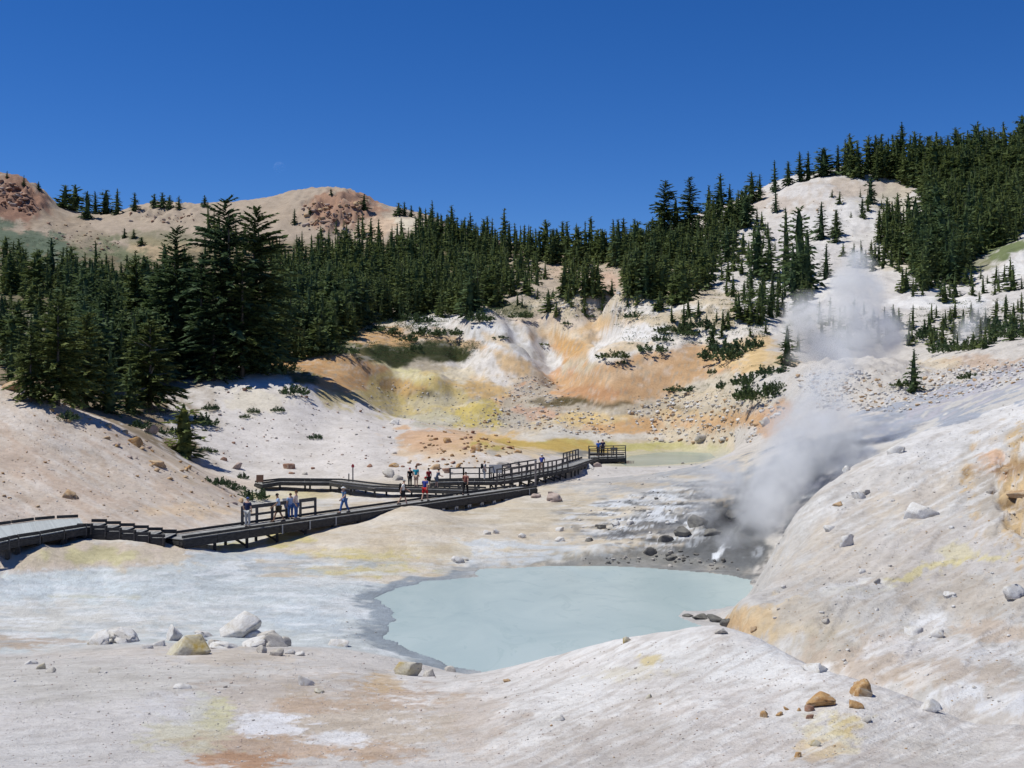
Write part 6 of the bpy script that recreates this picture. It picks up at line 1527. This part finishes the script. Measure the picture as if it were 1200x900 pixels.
    def pack():
        bm = bmesh.new(); c = J['che'] + Vector((0, -.22, -.02)); beam(bm, c + Vector((0, 0, -.26)), c + Vector((0, .02, .20)), .30, .18, Vector((0, 1, 0))); bmesh.ops.bevel(bm, geom=bm.edges[:], offset=.05, segments=2, affect='EDGES')
        for s in (-1, 1): beam(bm, J['sh' + 'lr'[s > 0]] + Vector((-s * .06, -.10, .05)), J['sh' + 'lr'[s > 0]] + Vector((-s * .06, .10, -.02)), .05, .03); beam(bm, J['che'] + Vector((s * .115, .13, .12)), J['che'] + Vector((s * .13, .125, -.12)), .05, .02)
        return bm_mesh('backpack', bm, None, True)
    POSES[kind] = dict(body=body, shirt=shirt, trousers=longp, shorts=shorts, hair=head_cap('hair', -.35, .092, None), cap=head_cap('cap', .0, .096, 'cap'), hat=head_cap('sun_hat', .0, .097, 'hat'), shoel=shoe('l'), shoer=shoe('r'), backpack=pack())
    for me in POSES[kind].values():
        if not me.materials: me.materials.append(None)

def person(p, face, pose, h, shirt, low, legs, hair, label, head=None, pack=None, skin=0, shoe='shoe'):
    o = empty('person', p, face); o.scale = (h / 1.72,) * 3
    D = POSES[pose]
    def add(nm, key, m):
        q = mesh_obj(nm, D[key], o)
        q.material_slots[0].link = 'OBJECT'; q.material_slots[0].material = m
    add('body', 'body', SKIN[skin]); add('shirt', 'shirt', CM[shirt]); add('shorts' if low == 'shorts' else 'trousers', low, CM[legs]); add('hair', 'hair', CM[hair])
    add('shoe', 'shoel', CM[shoe]); add('shoe', 'shoer', CM[shoe])
    if head: add(head[0] if head[0] == 'cap' else 'sun_hat', head[0], CM[head[1]])
    if pack: add('backpack', 'backpack', CM[pack])
    tag(o, label, 'person', 'visitors on the boardwalks'); return o
Lh = math.atan2(-Lu.x, Lu.y)          # heading along the long walkway
person(lw_at(290, -.1), Lh + .3, 'stand', 1.74, 'navy', 'trousers', 'pale grey', 'dark hair', 'person in a navy shirt, pale trousers and blue cap by the first handrail', ('cap', 'blue cap'))
person(lw_at(326.5, .1), Lh + 2.5, 'walk', 1.74, 'pale blue', 'shorts', 'dark shorts', 'dark hair', 'person in a pale blue shirt and dark shorts stepping along by the handrail', None, None, 1)
person(lw_at(346.5, .15), Lh - 1.2, 'stand', 1.78, 'pinkish white', 'trousers', 'denim', 'brown hair', 'brown haired person in a pinkish white top and jeans by the information panel')
person(lw_at(340.5, .6), Lh + .9, 'stand', 1.60, 'pale blue', 'trousers', 'denim', 'brown hair', 'person in a light blue top and jeans half hidden beside the brown haired one')
person(lw_at(403.5, 0), Lh + 2.9, 'walk', 1.70, 'patterned blue', 'trousers', 'denim', 'blond hair', 'person in a white hat and blue patterned top alone on the long boardwalk', ('hat', 'white'))
person(lw_at(472, -.2), Lh - .9, 'walk', 1.76, 'white', 'shorts', 'charcoal', 'dark hair', 'person in a white shirt and dark shorts carrying a black backpack', ('cap', 'pale grey'), 'black')
person(lw_at(498, .1), Lh + .2, 'walk', 1.74, 'royal blue', 'shorts', 'red', 'dark hair', 'person in a red cap, blue shirt and bright red shorts', ('cap', 'red'))
person(lw_at(545.5, .2), Lh + .3, 'walk', 1.74, 'brick', 'trousers', 'black', 'dark hair', 'person in a brick red top and black trousers farthest along the long boardwalk')
def on_cur(px, off=0.0):
    i = min(range(len(CPt)), key=lambda i: abs(to_px(CPt[i])[0] - px)); d = CPt[i].y; return G(px, d + off, CPt[i].z)
person(on_cur(480.5, .2), .4, 'stand', 1.62, 'black', 'trousers', 'charcoal', 'dark hair', 'person in black with a reddish cap left of the teal shirt', ('cap', 'dark red'))
person(on_cur(487.5, .1), -.4, 'stand', 1.80, 'teal', 'shorts', 'tan', 'brown hair', 'tall person in a teal shirt and tan shorts at the boardwalk bend', None, None, 0, 'white shoe')
person(on_cur(502.5, .3), .6, 'stand', 1.64, 'dark red', 'shorts', 'charcoal', 'dark hair', 'person in a dark red shirt behind the one in red shorts')
person(on_cur(511.5, .4), -1.2, 'lean', 1.56, 'slate', 'shorts', 'slate', 'dark hair', 'small person in slate grey clothes at the left end of the rail')
def on_up(px, off=0.0):
    i = iu(px); return G(px, UP[i].y + off, UP[i].z)
person(on_up(567.5, .1), -1.4, 'stand', 1.70, 'white', 'trousers', 'pale grey', 'blond hair', 'person in white with a dark backpack at the left of the stepped handrail', None, 'charcoal')
person(on_up(634.5, -.1), -.3, 'lean', 1.66, 'royal blue', 'trousers', 'tan', 'dark hair', 'person in a blue and white top leaning on the stepped handrail', ('hat', 'white'))
person(G(701.2, 130.2, EZ), .2, 'stand', 1.70, 'bright blue', 'trousers', 'charcoal', 'dark hair', 'person in a bright blue jacket on the end platform')
person(G(706.4, 130.4, EZ), -.2, 'stand', 1.80, 'navy', 'trousers', 'black', 'brown hair', 'person in a navy jacket beside the bright blue jacket on the end platform')

# ------------------------------------------------------------------ moon
bm = bmesh.new(); bmesh.ops.create_uvsphere(bm, u_segments=32, v_segments=32, radius=1); bmesh.ops.delete(bm, geom=[v for v in bm.verts if v.co.y > 0.02], context='VERTS')
M_MOON = bpy.data.materials.new('moon'); M_MOON.use_nodes = True; t = M_MOON.node_tree; t.nodes.clear()
dif = t.nodes.new('ShaderNodeBsdfDiffuse'); tr_ = t.nodes.new('ShaderNodeBsdfTransparent'); ad = t.nodes.new('ShaderNodeAddShader'); ou = t.nodes.new('ShaderNodeOutputMaterial')
tc = t.nodes.new('ShaderNodeTexCoord'); nz = noise_node(t, 1.6, 4, .6, tc.outputs['Object'])
t.links.new(ramp_node(t, nz.outputs[0], [(.35, (.012, .012, .013)), (.65, (.045, .045, .048))]).outputs[0], dif.inputs[0])
t.links.new(dif.outputs[0], ad.inputs[0]); t.links.new(tr_.outputs[0], ad.inputs[1]); t.links.new(ad.outputs[0], ou.inputs[0])
mo = mesh_obj('moon', bm_mesh('moon', bm, M_MOON, True)); mo.location = W(327.5, 196.5, 9000); r_ = 7.0 / F * 9000; mo.scale = (r_, r_, r_)
tag(mo, 'faint pale moon low in the deep blue sky over the left ridge', 'moon')

# ------------------------------------------------------------------ steam
def steam(name, label, puffs, dens, nscale, seed, lo=.42, hi=.72):
    """a closed hull round the puffs; the density is a sum of soft balls broken up by noise.  puffs = (centre, (rx, ry, rz), weight)"""
    path = []
    # hull: metaball-like union by marching a voxel remesh over balls
    bm = bmesh.new()
    for c, r_, w_ in puffs:
        bmesh.ops.create_icosphere(bm, subdivisions=3, radius=1.0, matrix=Matrix.Translation(c) @ Matrix.Diagonal((r_[0] * 1.02, r_[1] * 1.02, r_[2] * 1.02, 1)))
    me = bm_mesh(name, bm)
    o = bpy.data.objects.new('temp', me); C.objects.link(o)
    rm = o.modifiers.new('Remesh', 'REMESH'); rm.mode = 'VOXEL'; rm.voxel_size = min(min(p[1]) for p in puffs) * .28
    dg = bpy.context.evaluated_depsgraph_get(); dg.update(); me2 = bpy.data.meshes.new_from_object(o.evaluated_get(dg)); me2.name = name
    bpy.data.objects.remove(o); bpy.data.meshes.remove(me)
    m = bpy.data.materials.new(name + ' vapour'); m.use_nodes = True; t = m.node_tree; t.nodes.clear()
    g = t.nodes.new('ShaderNodeNewGeometry'); out = t.nodes.new('ShaderNodeOutputMaterial'); pv = t.nodes.new('ShaderNodeVolumePrincipled')
    pv.inputs['Color'].default_value = (.955, .955, .955, 1); pv.inputs['Anisotropy'].default_value = .1
    # gently warped position
    nw = noise_node(t, nscale * .7, 3, .5, g.outputs['Position'])
    sc_ = t.nodes.new('ShaderNodeVectorMath'); sc_.operation = 'MULTIPLY_ADD'; k = min(p[1][0] for p in puffs) * 1.1
    sc_.inputs[1].default_value = (k, k, k); sc_.inputs[2].default_value = (-k * .5,) * 3; t.links.new(nw.outputs['Color'], sc_.inputs[0])
    ps = t.nodes.new('ShaderNodeVectorMath'); ps.operation = 'ADD'; t.links.new(g.outputs['Position'], ps.inputs[0]); t.links.new(sc_.outputs[0], ps.inputs[1])
    acc = None
    for c, r_, w_ in puffs:
        su = t.nodes.new('ShaderNodeVectorMath'); su.operation = 'SUBTRACT'; su.inputs[1].default_value = c; t.links.new(ps.outputs[0], su.inputs[0])
        dv = t.nodes.new('ShaderNodeVectorMath'); dv.operation = 'DIVIDE'; dv.inputs[1].default_value = tuple(x * .95 for x in r_); t.links.new(su.outputs[0], dv.inputs[0])
        ln = t.nodes.new('ShaderNodeVectorMath'); ln.operation = 'LENGTH'; t.links.new(dv.outputs[0], ln.inputs[0])
        mr = t.nodes.new('ShaderNodeMapRange'); mr.interpolation_type = 'SMOOTHSTEP'; mr.inputs[1].default_value = 1.0; mr.inputs[2].default_value = .25; mr.inputs[3].default_value = 0; mr.inputs[4].default_value = w_
        t.links.new(ln.outputs['Value'], mr.inputs[0])
        if acc is None: acc = mr.outputs[0]
        else:
            ad = t.nodes.new('ShaderNodeMath'); ad.operation = 'MAXIMUM'; t.links.new(acc, ad.inputs[0]); t.links.new(mr.outputs[0], ad.inputs[1]); acc = ad.outputs[0]
    nn = noise_node(t, nscale * 1.6, 5, .62, g.outputs['Position'], .5)
    nr2 = t.nodes.new('ShaderNodeMapRange'); nr2.inputs[1].default_value = lo; nr2.inputs[2].default_value = hi; nr2.inputs[3].default_value = .16; nr2.inputs[4].default_value = 1.3; t.links.new(nn.outputs[0], nr2.inputs[0])
    mu = t.nodes.new('ShaderNodeMath'); mu.operation = 'MULTIPLY'; t.links.new(acc, mu.inputs[0]); t.links.new(nr2.outputs[0], mu.inputs[1])
    m2 = t.nodes.new('ShaderNodeMath'); m2.operation = 'MULTIPLY'; m2.inputs[1].default_value = dens; t.links.new(mu.outputs[0], m2.inputs[0])
    t.links.new(m2.outputs[0], pv.inputs['Density']); t.links.new(pv.outputs[0], out.inputs['Volume'])
    me2.materials.clear(); me2.materials.append(m)
    o = mesh_obj(name, me2); tag(o, label, 'steam', kind='stuff'); return o
def pf(px, py, d, rx, rz, w_, ry=None):
    k = d / F; return (W(px, py, d), (rx * k, (ry or min(rx, rz)) * k, rz * k), w_)
steam('vent_steam', 'grey white steam billowing from the dark vent behind the pool and drifting up right', [pf(862, 640, 68, 36, 40, .35), pf(895, 645, 69, 34, 34, .8), pf(895, 600, 70.5, 44, 46, .95), pf(915, 555, 72.5, 50, 52, .85), pf(935, 510, 76, 52, 56, .6), pf(965, 465, 80, 46, 50, .35), pf(985, 420, 84, 42, 50, .26), pf(1000, 372, 86, 38, 44, .14),
      pf(985, 540, 77, 64, 34, .5), pf(1040, 505, 84, 60, 26, .3), pf(845, 560, 74, 46, 40, .3), pf(985, 500, 78, 46, 40, .4), pf(825, 600, 72, 30, 30, .25)], 2.6, .40, 1)
steam('bench_steam', 'dense grey steam cloud rising from behind the boulder bench in front of the white hillside', [pf(970, 405, 160, 52, 34, .9), pf(1015, 400, 160, 46, 36, .9), pf(945, 375, 160, 40, 38, .8), pf(995, 370, 161, 46, 40, .8), pf(1038, 392, 161, 34, 38, .8), pf(1003, 338, 162, 38, 40, .9), pf(1006, 310, 162, 26, 26, .75), pf(1010, 430, 159, 60, 22, .9), pf(940, 420, 159, 28, 22, .5)], 1.35, .22, 3)
steam('far_steam', 'small thin steam puff over the bushes at the right', [pf(1140, 388, 172, 26, 24, .8), pf(1150, 365, 173, 18, 20, .5), pf(1130, 405, 171, 18, 14, .6)], .6, .16, 5)
